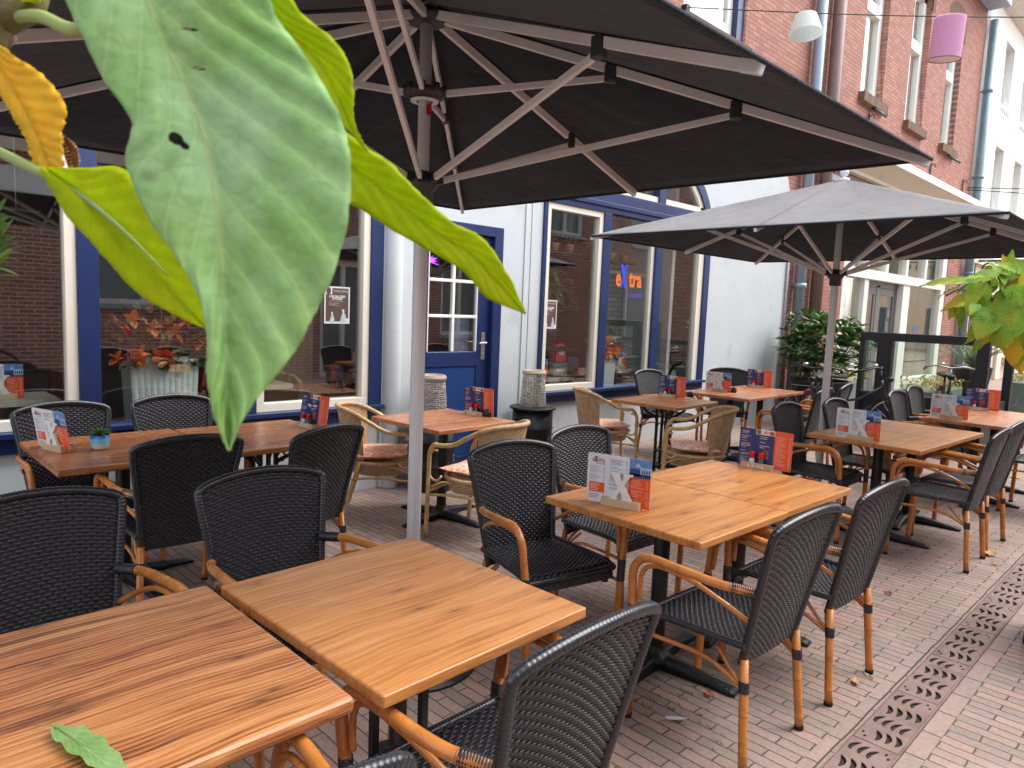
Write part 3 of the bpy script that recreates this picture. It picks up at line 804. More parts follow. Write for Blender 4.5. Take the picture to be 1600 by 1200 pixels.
table(2.95,3.685,.76,.76,2,'reddish table by the blue door behind the parasol pole', WOOD_C)
table(.79,3.775,.80,.86,0,'brown table with a small blue and white plant pot by the facade', WOOD_D, 'column', .036, .012)
table(1.594,3.735,.78,.86,0,'brown table with ornate iron brackets holding a leaning blue menu', WOOD_D, 'rods', .036, .012)

C = place_chair
C(.395,1.14,-2,'black wicker armchair at the bottom edge, tucked under the striped table')
C(1.160,1.205,1,'largest black wicker armchair seen from behind at the bottom centre')
C(2.470,1.285,-2,'black wicker armchair seen from behind, nearer one at the middle tables')
C(3.160,1.262,-2,'black wicker armchair seen from behind, farther one at the middle tables')
C(5.47,1.31,0,'black wicker armchair with its back to the street at the pale orange table')
C(6.09,1.32,-3,'black wicker armchair at the street side end of the farther pair of tables')
C(7.55,1.06,0,'black wicker armchair partly cut off at the right edge')
C(.50,2.34,180,'black wicker armchair at the left edge facing the striped table')
C(1.20,2.24,178,'black wicker armchair facing the camera across the honey coloured table')
C(2.37,2.13,168,'black wicker armchair turned sideways with its armrest beside the honey table')
C(3.07,2.24,178,'black wicker armchair half hidden behind the white X menu stand')
C(5.42,2.10,180,'black wicker armchair left of the farther parasol pole')
C(6.12,2.0,180,'black wicker armchair right of the farther parasol pole')
C(7.55,1.96,180,'black wicker armchair in front of the glass screen, nearer of two')
C(8.32,2.03,180,'greyish wicker armchair in front of the glass screen, farther of two')
C(1.04,4.44,182,'black wicker armchair under the left window with a menu stand before it')
C(1.66,4.50,180,'black wicker armchair below the white ribbed planter')
C(1.265,3.70,-3,'black wicker armchair with its back to the camera at the brown facade table')
C(1.86,3.60,14,'angled black wicker armchair with its back to us beside the ornate bracket table')
C(6.95,4.47,176,'black wicker armchair against the blue window frame behind the rattan chairs')
C(8.05,4.35,115,'black wicker armchair against the white wall behind the white menu')
C(7.72,3.13,8,'black wicker armchair with orange arms at the table near the bicycles')
C(6.98,3.05,4,'black wicker armchair behind the right rattan chair at the small reddish table')
place_rattan(3.02,4.42,-128,'rattan armchair left of the table by the door, facing the camera side','orange cushion on the rattan chair nearest the blue door frame')
place_rattan(3.26,3.56,15,'rattan armchair in front of the table by the door, partly behind a black chair','orange cushion on the rattan chair just behind the black wicker chair')
place_rattan(5.62,4.33,-128,'rattan armchair left of the square table below the blue window','orange cushion on the rattan chair below the large window')
place_rattan(5.33,3.14,32,'rattan armchair with its woven back towards the street in the middle distance','orange cushion on the rattan chair in the middle of the terrace')

parasol(1.855,2.45,1.49,2.27,2.81,2.10,'large black square parasol seen from below with its grey ribs, over the near tables')
parasol(6.03,2.36,1.44,2.20,2.73,1.97,'farther grey square parasol with a ball finial beside the white wall', midstruts=False)

# ================================================================== menus, shakers, pots
PAPER = M('menu_paper', srgb(226,230,236), .45, var=.02); MBLUE = M('menu_blue', srgb(36,52,116), .4, var=.08); MORG = M('menu_orange', srgb(236,92,38), .4, var=.04)
PHOTO = M('menu_photo_blue', srgb(98,142,204), .4, var=.15, vscale=60); PHOTOD = M('menu_photo_dark', srgb(38,70,130), .4, var=.2, vscale=70); PHOTOL = M('menu_photo_light', srgb(170,196,224), .4, var=.1, vscale=60)
INK = M('print_grey', srgb(120,122,138), .6, var=0); INKW = M('print_white', srgb(232,222,216), .6, var=0); INKR = M('logo_red', srgb(206,84,70), .5, var=0); INKB = M('logo_blue', srgb(30,44,96), .5, var=0)
INKB2 = M('print_pale_blue', srgb(150,164,206), .6, var=0); FOODP = M('menu_food_picture', srgb(150,96,60), .5, var=.5, vscale=80)
BLOCK = M('bare_wood_block', srgb(206,178,146), .6, var=.08, vscale=20); XWHITE = M('white_letter_paint', srgb(232,232,226), .5, var=.02)
REDCAP = M('red_cap', srgb(196,28,44), .4, var=0); SALT = M('salt', srgb(230,230,228), .8, var=.03); PEPPER = M('pepper', srgb(110,100,92), .9, var=.6, vscale=260); CANOPYG = glass_mat('shaker_glass', (.95,.97,.97,1), 1.35)
def menu_card(parent=None):
    """tri-fold menu: local X along its width, face 0 (white) towards -Y, face 1 (blue) towards +Y"""
    t = thing('menu_card', '', 'menu')
    W, H, T = .295, .212, .0016; e = T/2+.0004; rnd = random.Random(5)
    b = MB()
    n = 5; R = .014; pts = []
    for cx, cz, a0 in ((W/2-R, R, -pi/2), (W/2-R, H-R, 0), (-W/2+R, H-R, pi/2), (-W/2+R, R, pi)):
        for k in range(n+1): a = a0+pi/2*k/n; pts.append((cx+R*cos(a), cz+R*sin(a)))
    b.prism([(x,-T/2,z) for x, z in pts][::-1], 0, (0,T,0)); b.build('sheet', [PAPER], t)
    F = lambda x, z, k=1: (x, -e-.0003*k, z)
    xs = -W/2+W*2/3
    b = MB()
    def q(x0,x1,z0,z1,mi,k=1,G=None): G = G or F; b.add([G(x0,z0,k),G(x1,z0,k),G(x1,z1,k),G(x0,z1,k)],[(0,1,2,3)],mi)
    q(xs, W/2, .0, H*.62, 0); q(xs, W/2, H*.62, H, 1)
    q(xs, W/2, H*.62, H*.70, 2, 2); q(xs+.004, xs+.05, H*.66, H*.80, 2, 2); q(xs+.05, W/2, H*.67, H*.84, 3, 2)
    b.add([F(xs+.025,H*.84,3),F(xs+.055,H*.84,3),F(xs+.04,H*.93,3)], [(0,1,2)], 3)
    for i in range(4): q(xs+.058+.010*i, xs+.0635+.010*i, H*.71, H*.79, 2, 3)
    b.build('panels', [MORG, PHOTO, PHOTOD, PHOTOL], t)
    b = MB(); q(-W/2+.012, -W/2+.085, .040, .085, 0, 1, F); b.build('notice_box', [MORG], t)
    b = MB()
    logo(b, .026, lambda x, y: (-W/2+.050+x, -e-.0009, H-.027+y), 3, 4)
    put_text(b, 'Lunchcafé', .0105, lambda x, y: (-W/2+.064+x, -e-.0009, H-.043+y), 4, .0)
    G = lambda x, z: (x, -e-.0009, z)
    lines(b, -W/2+.012, -W/2+.085, .092, H-.054, 14, G, 0, rnd, .28, pricecol=True); lines(b, -W/2+.018, -W/2+.080, .045, .080, 5, G, 1, rnd)
    lines(b, -W/2+.012, -W/2+.085, .010, .034, 3, G, 0, rnd); lines(b, -W/2+.108, xs-.008, .060, H-.016, 22, G, 0, rnd, pricecol=True)
    lines(b, xs+.012, W/2-.010, .014, H*.58, 14, G, 1, rnd, .20, pricecol=True)
    b.build('print', [INK, INKW, INKB2, INKR, INKB], t)
    # reverse
    F2 = lambda x, z, k=1: (-x, e+.0003*k, z)
    b = MB()
    q(-W/2, xs, 0, H, 0, 1, F2); q(xs, W/2, 0, H, 1, 1, F2); q(-W/2+W*.31, xs, H*.86, H, 2, 2, F2)
    q(-W/2+W*.32, -W/2+W*.40, H*.87, H*.99, 3, 3, F2); q(xs-.028, xs-.003, H*.87, H*.97, 3, 3, F2); q(-.012, .022, .05, .10, 3, 3, F2)
    b.build('panels', [MBLUE, MORG, PAPER, FOODP], t)
    G2 = lambda x, z: (-x, e+.0012, z); b = MB()
    logo(b, .016, lambda x, y: (-(-W/2+W*.515+x), e+.0013, H*.935+y), 0, 0)
    lines(b, -W/2+.012, -W/2+.080, .016, H-.012, 26, G2, 1, rnd); lines(b, -.03, .04, H*.5, H*.83, 7, G2, 1, rnd); lines(b, xs+.010, W/2-.010, .014, H-.016, 22, G2, 1, rnd, .24, pricecol=True)
    b.build('print', [INKR, INKW], t)
    return t
def holder():
    """wood block: local X along its length; X letter on the -Y side, shaker tray and lettering on the +Y side"""
    t = thing('menu_holder', '', 'menu holder')
    b = MB(); b.box(-.088,.088,-.034,-.0045,0,.034); b.box(-.088,.088,.0045,.048,0,.012); b.box(-.088,.088,.042,.048,.012,.034); b.box(-.088,.088,-.0045,.0045,0,.004)
    b.box(-.088,-.084,.0045,.042,.012,.030); b.box(.084,.088,.0045,.042,.012,.030)
    b.build('block', [BLOCK], t, bevel=.0012)
    b = MB()
    for k, poly in enumerate(X_glyph(.115, .100, .026)): b.prism([(x,-.030+.0003*k,.034+y) for x, y in poly], 0, (0,.013+.0004*k,0))
    b.build('letter_x', [XWHITE], t)
    b = MB()
    fn = lambda x, y: (-x, .0486, .017+y)
    put_text(b, 'e', .036, lambda x, y: fn(x-.042, y), 0, .03); put_text(b, 'tra', .036, lambda x, y: fn(x+.022, y), 0, .03)
    for poly in X_glyph(.028, .028, .0065): b.add([fn(x-.017, y-.012) for x, y in poly], [(0,1,2,3)], 0)
    b.build('lettering', [XWHITE], t)
    return t
def shaker(fill, nm, lab):
    t = thing(nm, '', lab)
    b = MB(); b.lathe([(0,0),(.019,0),(.0195,.004),(.0155,.030),(.0125,.048)], (0,0,0), 16, cap=False); b.build('glass_body', [CANOPYG], t)
    b = MB(); b.lathe([(0,.002),(.0180,.002),(.0148,.028),(.012,.044),(0,.044)], (0,0,0), 14, cap=False); b.build('filling', [fill], t)
    b = MB(); b.lathe([(.0130,.047),(.0135,.050),(.0165,.074),(.0160,.078),(0,.079)], (0,0,0), 16); b.build('cap', [REDCAP], t)
    return t
H0, C0 = holder(), menu_card(); S0, P0 = shaker(SALT, 'salt_shaker', 'salt shaker'), shaker(PEPPER, 'pepper_shaker', 'pepper shaker')
use4 = {}
def inst(o, label, cat, group, loc, rz):
    if o.name not in use4: use4[o.name] = 1; c = o; c.location = loc; c.rotation_euler = (0,0,rz)
    else: c = copy_tree(o, None, loc, rz)
    tag(c, label, cat, group); return c
def menu_set(x, y, z, deg, where, tilt=0):
    """deg: direction the white side looks along"""
    rz = radians(deg)+pi/2; R_ = Matrix.Rotation(rz, 3, 'Z')
    inst(H0, 'wooden menu holder %s' % where, 'menu holder', 'wooden menu holders', (x,y,z), rz)
    p = Vector((x,y,z))+R_ @ Vector((-.025,0,.0045))
    tilt_ = tilt or .05*sin(x*37+y*91)
    c = inst(C0, 'tri fold menu in the holder %s' % where, 'menu', 'menus standing in holders', p, rz); c.rotation_euler = (tilt_, 0, rz)
    for o, dx, nm, ct in ((S0, .034, 'white salt shaker %s', 'salt shaker'), (P0, -.016, 'dark pepper shaker %s', 'pepper shaker')):
        p = Vector((x,y,z))+R_ @ Vector((dx,.024,.0125))
        inst(o, nm % where, ct, 'red capped shakers', p, rz)
menu_set(2.475,1.79,.75,194,'on the knotty orange table')
menu_set(3.755,1.80,.75,6,'on the orange table joined to the white X one')
menu_set(5.30,1.80,.75,184,'on the pale orange table before the farther pole')
menu_set(7.28,1.72,.75,186,'on the reddish table before the glass screen')
menu_set(8.36,1.75,.75,5,'at the far right edge')
menu_set(3.665,4.08,.75,8,'on the table by the blue door')
menu_set(6.215,3.99,.75,5,'on the square table between the rattan chairs')
menu_set(7.22,3.98,.75,186,'on the small reddish table by the white wall')
menu_set(8.13,4.0,.75,8,'on the far small table near the bicycles')
menu_set(.90,4.27,.75,197,'on the brown table beside the blue and white pot',.16)
menu_set(2.33,4.23,.75,6,'on the table with ornate brackets',.14)
# menu card copies are children-safe; small plant pots
CERB = bpy.data.materials.new('glazed_blue_white'); CERB.use_nodes = True; g = NT(CERB); b_ = g.n['Principled BSDF']
tc = g.node('ShaderNodeTexCoord'); sx = g.node('ShaderNodeSeparateXYZ'); g.link(tc.outputs['Object'], sx.inputs[0])
g.link(g.ramp(g.math('MULTIPLY', sx.outputs['Z'], 12), [(.22, srgb(232,234,236)), (.5, srgb(130,206,230)), (.68, srgb(110,196,228)), (.82, srgb(50,120,206)), (.96, srgb(34,84,176))]), b_.inputs['Base Color']); b_.inputs['Roughness'].default_value = .2
SOIL = M('soil', srgb(60,46,38), .95, var=.3, vscale=80, bump=.6)
SUCC = leafmat('succulent_leaf', [srgb(50,92,40), srgb(92,140,62)], .15)
SUCCD = leafmat('dark_succulent', [srgb(52,66,44), srgb(98,104,66)], .1)
def rosette(b, c, n, L, W, rnd, up=.6, mi=0):
    for i in range(n):
        a = i*2.399+rnd.uniform(-.2,.2); el = up+(1-i/n)*-.35+rnd.uniform(-.1,.15) if up < 1 else rnd.uniform(.3,1.3)
        el = .25+1.0*i/n; l = L*rnd.uniform(.8,1.1)*(1-.35*i/n)
        d = Vector((cos(a)*cos(el), sin(a)*cos(el), sin(el))); s = Vector((-sin(a), cos(a), 0)); u = s.cross(d)*-1
        o = len(b.v)
        for k in range(6):
            f = k/5; w_ = W*.5*(.6+.8*f)*(1-f**2.2) if k < 5 else 0; p = Vector(c)+d*l*f+Vector((0,0,1))*(-.18*l*f*f)
            b.v += [p-s*w_, p+u*w_*.5, p+s*w_, p-u*w_*.6]
        for k in range(5):
            for q in range(4):
                q2 = (q+1) % 4; b.f.append([o+k*4+q, o+k*4+q2, o+(k+1)*4+q2, o+(k+1)*4+q]); b.m.append(mi); b.sm.append(True)
rnd = random.Random(2)
t = thing('plant_pot', 'small blue and white glazed pot with a spiky green succulent', 'plant pot', (1.075,4.18,.75))
b = MB(); b.lathe([(.024,0),(.028,.002),(.040,.012),(.0455,.035),(.046,.078),(.042,.080),(.041,.070),(0,.070)], (0,0,0), 28); b.build('pot', [CERB], t)
b = MB(); b.lathe([(0,.0715),(.041,.0715)], (0,0,0), 16, cap=False); b.build('soil', [SOIL], t)
b = MB(); rosette(b, (0,0,.076), 30, .085, .015, rnd); b.build('succulent', [SUCC], t)
for x, y, lab in ((3.68,3.965,'small black pot with a dark succulent beside the menus near the door'), (6.40,3.86,'small black cube pot on the square table between rattan chairs'), (7.30,3.86,'small dark pot behind the white menu by the white wall')):
    t = thing('plant_pot', lab, 'plant pot', (x,y,.75), .2, 'small black succulent pots')
    b = MB(); b.lathe([(.026,0),(.034,.004),(.036,.052),(.033,.052),(.033,.044),(0,.044)], (0,0,0), 18); b.build('pot', [M('black_glaze', srgb(36,36,38), .3, var=0)], t)
    b = MB(); rosette(b, (0,0,.044), 22, .034, .013, rnd); b.build('succulent', [SUCCD], t)
# ================================================================== cafe building
YF = 5.07
DARKIN = M('interior_dark_wall', srgb(96,82,74), .8, var=.1); FLOORIN = M('interior_floor', srgb(96,72,54), .5, var=.15); CEILIN = M('interior_ceiling', srgb(150,146,140), .9, var=.05)
BLACKM = M('matt_black', srgb(28,28,30), .5, var=.1); GREYW = M('grey_weathered_wood', srgb(168,164,152), .6, var=.15, vscale=20)
LEAD = M('zinc_grey', srgb(150,164,178), .45, metal=.3, var=.1); BROWNPIPE = M('brown_pipe', srgb(128,104,98), .5, var=.12)
CURT = M('sheer_curtain', srgb(206,210,204), .9, var=.06); STONE = M('cream_stone', srgb(214,206,190), .7, var=.08)
cafe = thing('cafe_building', 'white rendered cafe front with blue window frames and brick upper floor', 'building', (0,0,0))
holes = [rect(-2.2,3.43,.60,2.98), rect(3.74,4.81,-.0,2.345), arch(5.36,8.62,.60,3.72,1.02,24)]
outer = [(-4,0),(10.97,0),(10.97,3.15)]+[(10.97-.75*(1-cos(a)), 3.15+.95*sin(a)) for a in [radians(12*k) for k in range(1,8)]]+[(9.9,4.12),(-4,4.12)]
holes[1] = rect(3.74,4.81,.01,2.345)
wallp = plate('wall', outer, holes, .22, [WHITE_PAINT], cafe, at=YF)
b = MB(); b.box(3.43,3.74,YF-.035,YF-.001,0,4.1); b.lathe([(.085,0),(.085,3.2),(.06,3.25)], (3.53,YF-.03,0), 20); b.build('pilaster', [WHITE_PAINT], cafe, bevel=.012)
b = MB(); b.box(5.12,5.20,YF-.012,YF-.001,0,2.62); b.box(5.20,5.36,YF-.02,YF-.001,.0,2.9); b.build('pilaster', [WHITE_PAINT], cafe, bevel=.006)
bw = plate('upper_wall', rect(-4,11.64,0,9.6), [rect(-3.0,10.2,.05,3.9), arch(7.72,9.26,5.23,7.6,.22)], .30, [BRICK], cafe, at=5.31)
bw.location = (0,-.205,0)   # front face just behind the render
b = MB(); b.box(-2.6,9.5,5.42,5.44,0,4.1); b.box(-2.6,9.5,5.2,9,-.0,.02); 
# rooms
b = MB(); b.box(-2.6,9.8,8.6,8.7,0,3.6); b.box(-2.7,-2.6,5.35,8.7,0,3.6); b.box(9.8,9.9,5.35,8.7,0,3.6); b.build('inner_wall', [DARKIN], cafe)
GBR = bricks('grey_inner_brick', srgb(150,146,140), srgb(120,116,112), srgb(90,88,84), .215, .0635, .012, wear=.3)
b = MB(); b.box(7.62,9.8,5.95,6.05,.03,3.6); b.build('partition', [GBR], cafe)
b = MB(); b.box(8.05,8.12,5.25,5.95,.03,3.6); b.build('partition', [CURT], cafe)
b = MB(); b.box(-2.6,9.8,5.3,8.6,.0,.03); b.build('inner_floor', [FLOORIN], cafe)
b = MB(); b.box(-2.6,9.8,5.3,8.6,3.6,3.65); b.build('ceiling', [CEILIN], cafe)
# blue timber frames with panes
yb0, yb1 = YF-.045, YF+.06
b = MB()
b.box(-2.2,3.43,yb0,yb1,.60,.735); b.box(-2.2,3.43,yb0,yb1,2.86,2.98)
for x0, x1 in ((1.19,1.31),(2.20,2.335),(3.31,3.43),(-.25,-.12)): b.box(x0,x1,yb0+.002,yb1-.002,.735,2.86)
b.box(-2.2,3.43,yb0-.05,yb0-.001,.700,.735)
w1 = b.build('window', [BLUE], cafe, bevel=.004, label='blue framed left window front')
def pane(par, x0, x1, z0, z1, y=YF+.02, m=GLASS, t=.008): b = MB(); b.box(x0,x1,y,y+t,z0,z1); return b.build('pane', [m], par)
def frame(par, x0, x1, z0, z1, w_=.055, y0=YF-.025, y1=YF+.05, m=CREAM, nm='frame'):
    b = MB(); b.box(x0,x1,y0,y1,z0,z0+w_); b.box(x0,x1,y0,y1,z1-w_,z1); b.box(x0,x0+w_,y0,y1,z0+w_,z1-w_); b.box(x1-w_,x1,y0,y1,z0+w_,z1-w_); return b.build(nm, [m], par, bevel=.004)
frame(w1, -.12,1.19,.735,2.86,.065); pane(w1, -.06,1.13,.79,2.80)
frame(w1, -2.1,-.25,.735,2.86,.065); pane(w1, -2.04,-.31,.79,2.80)
pane(w1, 1.31,2.20,.735,2.86)
frame(w1, 2.335,3.31,.735,2.86,.065); pane(w1, 2.395,3.25,.79,2.80)
# arched window group
b = MB()
b.box(5.36,8.62,yb0,yb1,.60,.725); b.box(5.36,8.62,yb0,yb1,2.68,2.91)
b.box(5.36,8.62,yb0-.02,yb0-.001,2.74,2.79)
for x0, x1 in ((5.36,5.41),(6.33,6.46),(7.36,7.50),(8.49,8.62)): b.box(x0,x1,yb0+.002,yb1-.002,.725,2.68)
b.box(6.33,6.46,yb0+.002,yb1-.002,2.91,3.66); b.box(7.36,7.50,yb0+.002,yb1-.002,2.91,3.66)
b.box(5.36,8.62,yb0-.05,yb0-.001,.69,.725)
w2 = b.build('window', [BLUE], cafe, bevel=.004, label='arched blue window front with lettering')
ring_o = arch(5.365,8.615,2.91,3.715,1.02,24); ring_i = arch(5.49,8.49,2.912,3.60,.92,24)
plate('arch_frame', ring_o, [ring_i], .1, [BLUE], w2, at=YF-.042)
plate('arch_trim', arch(5.492,8.488,2.915,3.598,.92,24), [arch(5.56,8.42,2.98,3.53,.86,24)], .05, [CREAM], w2, at=YF-.02)
plate('pane', arch(5.50,8.48,2.92,3.59,.91,24), [], .006, [GLASS], w2, at=YF+.02)
frame(w2, 5.41,6.33,.725,2.68,.065); pane(w2, 5.47,6.27,.78,2.62)
pane(w2, 6.46,7.36,.725,2.68); pane(w2, 7.50,8.49,.725,2.68)
b = MB(); b.box(8.37,8.49,YF-.02,YF+.05,.725,2.68); b.build('frame', [CREAM], w2, bevel=.004)
b = MB(); b.box(7.30,7.36,YF-.01,YF+.05,.725,2.68); b.build('frame', [CREAM], w2, bevel=.004)
# door
door = None
b = MB(); b.box(3.74,3.84,YF-.03,YF+.12,.01,2.345); b.box(4.70,4.81,YF-.03,YF+.12,.01,2.345); b.box(3.84,4.70,YF-.03,YF+.12,2.25,2.345)
df = b.build('door_frame', [BLUE], cafe, bevel=.005)
b = MB(); y0, y1 = YF+.02, YF+.065
b.box(3.84,3.95,y0,y1,.03,2.25); b.box(4.55,4.70,y0,y1,.03,2.25); b.box(3.95,4.55,y0,y1,.03,.16); b.box(3.95,4.55,y0,y1,1.02,1.16); b.box(3.95,4.55,y0,y1,2.13,2.25)
dr = b.build('door', [BLUE], cafe, bevel=.006)
b = MB(); b.box(3.95,4.55,y0+.012,y1-.01,.16,1.02); b.build('door_panel', [BLUE_DOOR], dr)
b = MB(); b.box(4.235,4.265,y0+.004,y1-.004,1.16,2.13)
for z in (1.475,1.80): b.box(3.95,4.235,y0+.005,y1-.005,z,z+.028); b.box(4.265,4.55,y0+.005,y1-.005,z,z+.028)
b.box(3.95,3.965,y0+.006,y1-.006,1.16,2.13); b.box(4.535,4.55,y0+.006,y1-.006,1.16,2.13)
b.build('glazing_bars', [WHITEP], dr, bevel=.003)
b = MB(); b.box(3.95,4.55,y0+.02,y0+.027,1.16,2.13); b.build('pane', [GLASS], dr)
STEEL = M('brushed_steel', srgb(190,190,188), .3, metal=.8, var=.05)
b = MB(); b.box(4.60,4.645,y0-.008,y0-.0005,1.08,1.34); b.tube([(4.622,y0-.01,1.245),(4.622,y0-.055,1.245),(4.62,y0-.06,1.245),(4.53,y0-.06,1.24)], .009, 8); b.lathe([(0,0),(.012,0),(.012,.01)], (4.622,y0-.012,1.13), 10)
b.build('handle', [STEEL], dr, bevel=.002)
b = MB(); b.box(3.74,4.81,YF-.10,YF+.1,-.01,.028); b.build('threshold', [STONE], cafe, bevel=.005)
# window lettering
ORGL = M('lettering_orange', srgb(240,112,36), .5, var=0); BLUL = M('lettering_blue', srgb(44,66,196), .5, var=0); PURL = M('lettering_violet', srgb(92,76,190), .5, var=0)
b = MB(); fx = lambda x, y: (6.915+x, YF+.0165, 1.985+y)
put_text(b, 'e', .27, lambda x, y: fx(x-.205, y-.01), 0, .03, .80); put_text(b, 'tra', .27, lambda x, y: fx(x+.125, y-.01), 0, .03, .80)
for k, poly in enumerate(X_glyph(.26, .15, .05)): b.add([(p[0]-.105+6.915, YF+.0165-.0002*k, 1.88+p[1]+.0) for p in poly], [(0,1,2,3)], 1)
put_text(b, 'Lunchcafé', .085, lambda x, y: fx(x+.11, y-.19), 2, .01)
b.build('lettering', [ORGL, BLUL, PURL], w2)
# upper blue window
b = MB(); b.box(7.72,7.90,5.24,5.34,5.23,7.6); b.box(9.08,9.26,5.14,5.34,5.23,7.6); b.box(7.90,9.08,5.20,5.34,5.23,5.36); b.box(7.9,9.08,5.2,5.34,7.4,7.6); uw = b.build('window', [BLUE], cafe, bevel=.004)
frame(uw, 7.90,9.08,5.36,7.4,.12,5.22,5.30,WHITEP); pane(uw, 8.0,9.0,5.46,7.3,5.25)
b = MB(); b.box(7.92,9.06,5.42,5.43,5.36,7.4); b.build('curtain', [CURT], uw)
b = MB(); b.box(7.66,9.32,5.02,5.21,5.12,5.229); b.build('sill', [BRICK_SILL], cafe, bevel=.004)

# things seen through the glass --------------------------------------------------
FLOW_O = leafmat('orange_flower', [srgb(250,112,30), srgb(255,164,80)], .25); FLOW_R = leafmat('red_leaf', [srgb(120,40,28), srgb(176,62,40)], .25)
FLOW_B = leafmat('brown_dried_leaf', [srgb(126,84,48), srgb(176,128,76)], .2); FLOW_G = leafmat('ivy_leaf', [srgb(44,70,40), srgb(110,140,76)], .25); FLOW_Y = leafmat('yellow_dried_flower', [srgb(180,160,70), srgb(210,196,120)], .2)
POTW = M('ribbed_pale_pot', srgb(240,246,242), .4, var=.03)
def leaflet(b, p, d, L, W, mi, rnd, fold=.25):
    d = Vector(d).normalized(); s = d.cross(Vector((rnd.uniform(-.4,.4), rnd.uniform(-.4,.4), 1))).normalized(); n = s.cross(d)
    p = Vector(p); k = [(0,0),(.22,.38),(.5,.5),(.78,.32),(1,0)]
    mid = [p+d*L*a-n*L*.10*a*a for a, _ in k]
    o = len(b.v); b.v += mid
    for sg in (-1, 1): b.v += [mid[i]+s*sg*W*k[i][1]+n*W*fold*k[i][1] for i in (1,2,3)]
    for sg, q in ((0, 5), (1, 8)):
        for f in ([o,o+1,o+q],[o+1,o+2,o+q+1,o+q],[o+2,o+3,o+q+2,o+q+1],[o+3,o+4,o+q+2]):
            b.f.append(f if sg else f[::-1]); b.m.append(mi); b.sm.append(True)
def bouquet(b, c, R, H, n, rnd, weights):
    c = Vector(c)
    for i in range(n):
        a = rnd.uniform(0, 2*pi); e = rnd.uniform(-.1, 1.35); r = rnd.uniform(.35, 1)
        p = c+Vector((cos(a)*cos(e)*R*r, sin(a)*cos(e)*R*.5*r, abs(sin(e))*H*r)); mi = rnd.choices(range(len(weights)), weights)[0]
        d = (p-c).normalized()+Vector((rnd.uniform(-.6,.6), rnd.uniform(-.6,.6), rnd.uniform(-.5,.4)))
        if mi == 0:
            for q in range(5):
                aa = 2*pi*q/5; dd = Vector((cos(aa), -.35, sin(aa)))+d*.2; leaflet(b, p, dd, rnd.uniform(.06,.09), .055, 0, rnd)
        elif mi == 4:
            for q in range(8): leaflet(b, p+Vector((rnd.uniform(-.03,.03),rnd.uniform(-.03,.03),rnd.uniform(-.02,.03))), d, .02, .012, 4, rnd)
        else:
            L = rnd.uniform(.05,.11)
            for q in range(3): leaflet(b, p, d+Vector((rnd.uniform(-.5,.5),rnd.uniform(-.5,.5),rnd.uniform(-.5,.5))), L, L*.45, mi, rnd)
def ribbed_planter(x, y, z, W, D, H, label, seed, R):
    t = thing('ribbed_planter', label, 'planter', (x,y,z), 0, 'ribbed planters with autumn bouquets in the windows')
    b = MB(); n = 11; pr = []
    for i in range(n*6+1):
        f = i/(n*6); pr.append((-W/2+W*f, -D/2-.008*abs(sin(pi*f*n))))
    pr += [(W/2, D/2), (-W/2, D/2)]
    N = len(pr); tp = 1.06
    b.add([(a*.94, c, 0) for a, c in pr]+[(a*tp, c*1.02, H) for a, c in pr], [(i, (i+1) % N, (i+1) % N+N, i+N) for i in range(N)]+[list(range(N))[::-1]])
    b.build('pot', [POTW], t)
    b = MB(); b.box(-W/2,W/2,-D/2+.01,D/2-.01,H-.03,H-.02); b.build('soil', [SOIL], t)
    rnd = random.Random(seed); b = MB(); bouquet(b, (0,-.02,H-.02), R, R*1.0, 110, rnd, [10,22,26,14,8])
    for i in range(26):
        x_ = rnd.uniform(-W*.6,W*.6); p = Vector((x_, -D/2-.015, H-.0-rnd.uniform(0,.06))); leaflet(b, p, (rnd.uniform(-.6,.6),-.4,rnd.uniform(-.8,.1)), .05, .045, 3, rnd)
        if i < 7:
            for q in range(4): aa = pi/2*q+.4; leaflet(b, (x_, -D/2-.03, H+.02), (cos(aa),-.3,sin(aa)), .07, .06, 0, rnd)
    for i in range(12):
        a = rnd.uniform(.3,2.8); b.tube([(0,0,H-.05),(cos(a)*R*.6,0,H+sin(a)*R*.6),(cos(a)*R*.95,.02,H+sin(a)*R*.9)], .003, 4, mi=2)
    b.build('bouquet', [FLOW_O, FLOW_R, FLOW_B, FLOW_G, FLOW_Y], t)
ribbed_planter(1.745, YF+.20, .66, .43, .20, .48, 'pale ribbed planter with orange autumn bouquet in the left window', 4, .42)
ribbed_planter(6.72, YF+.22, .70, .30, .20, .40, 'pale ribbed planter with orange autumn bouquet under the window lettering', 8, .30)
t = thing('window_ledge', 'long grey weathered wooden ledge inside the left window', 'ledge', (0,0,0))
b = MB(); b.box(-.9,1.12,YF+.13,YF+.55,.86,.90); b.build('board', [GREYW], t, bevel=.003); b = MB(); b.box(-.8,-.75,YF+.2,YF+.5,.03,.859); b.box(.95,1.0,YF+.2,YF+.5,.03,.859); b.build('leg', [BLACKM], t)
t = thing('inner_table', 'grey wooden bar table inside the window left of the door', 'table', (0,0,0))
b = MB(); b.box(2.30,2.72,YF+.14,YF+.5,.88,.92); b.build('tabletop', [GREYW], t, bevel=.003); b = MB(); b.box(2.4,2.44,YF+.3,YF+.34,.03,.879); b.build('leg', [BLACKM], t)
t = thing('inner_table', 'pale inner table deeper inside right of the poster', 'table', (0,0,0))
b = MB(); b.box(3.3,4.0,6.2,6.7,.80,.84); b.box(3.3,3.34,6.2,6.24,.03,.8); b.build('tabletop', [GREYW], t)
t = thing('inner_table', 'small white shelf table inside the arched window front', 'table', (0,0,0))
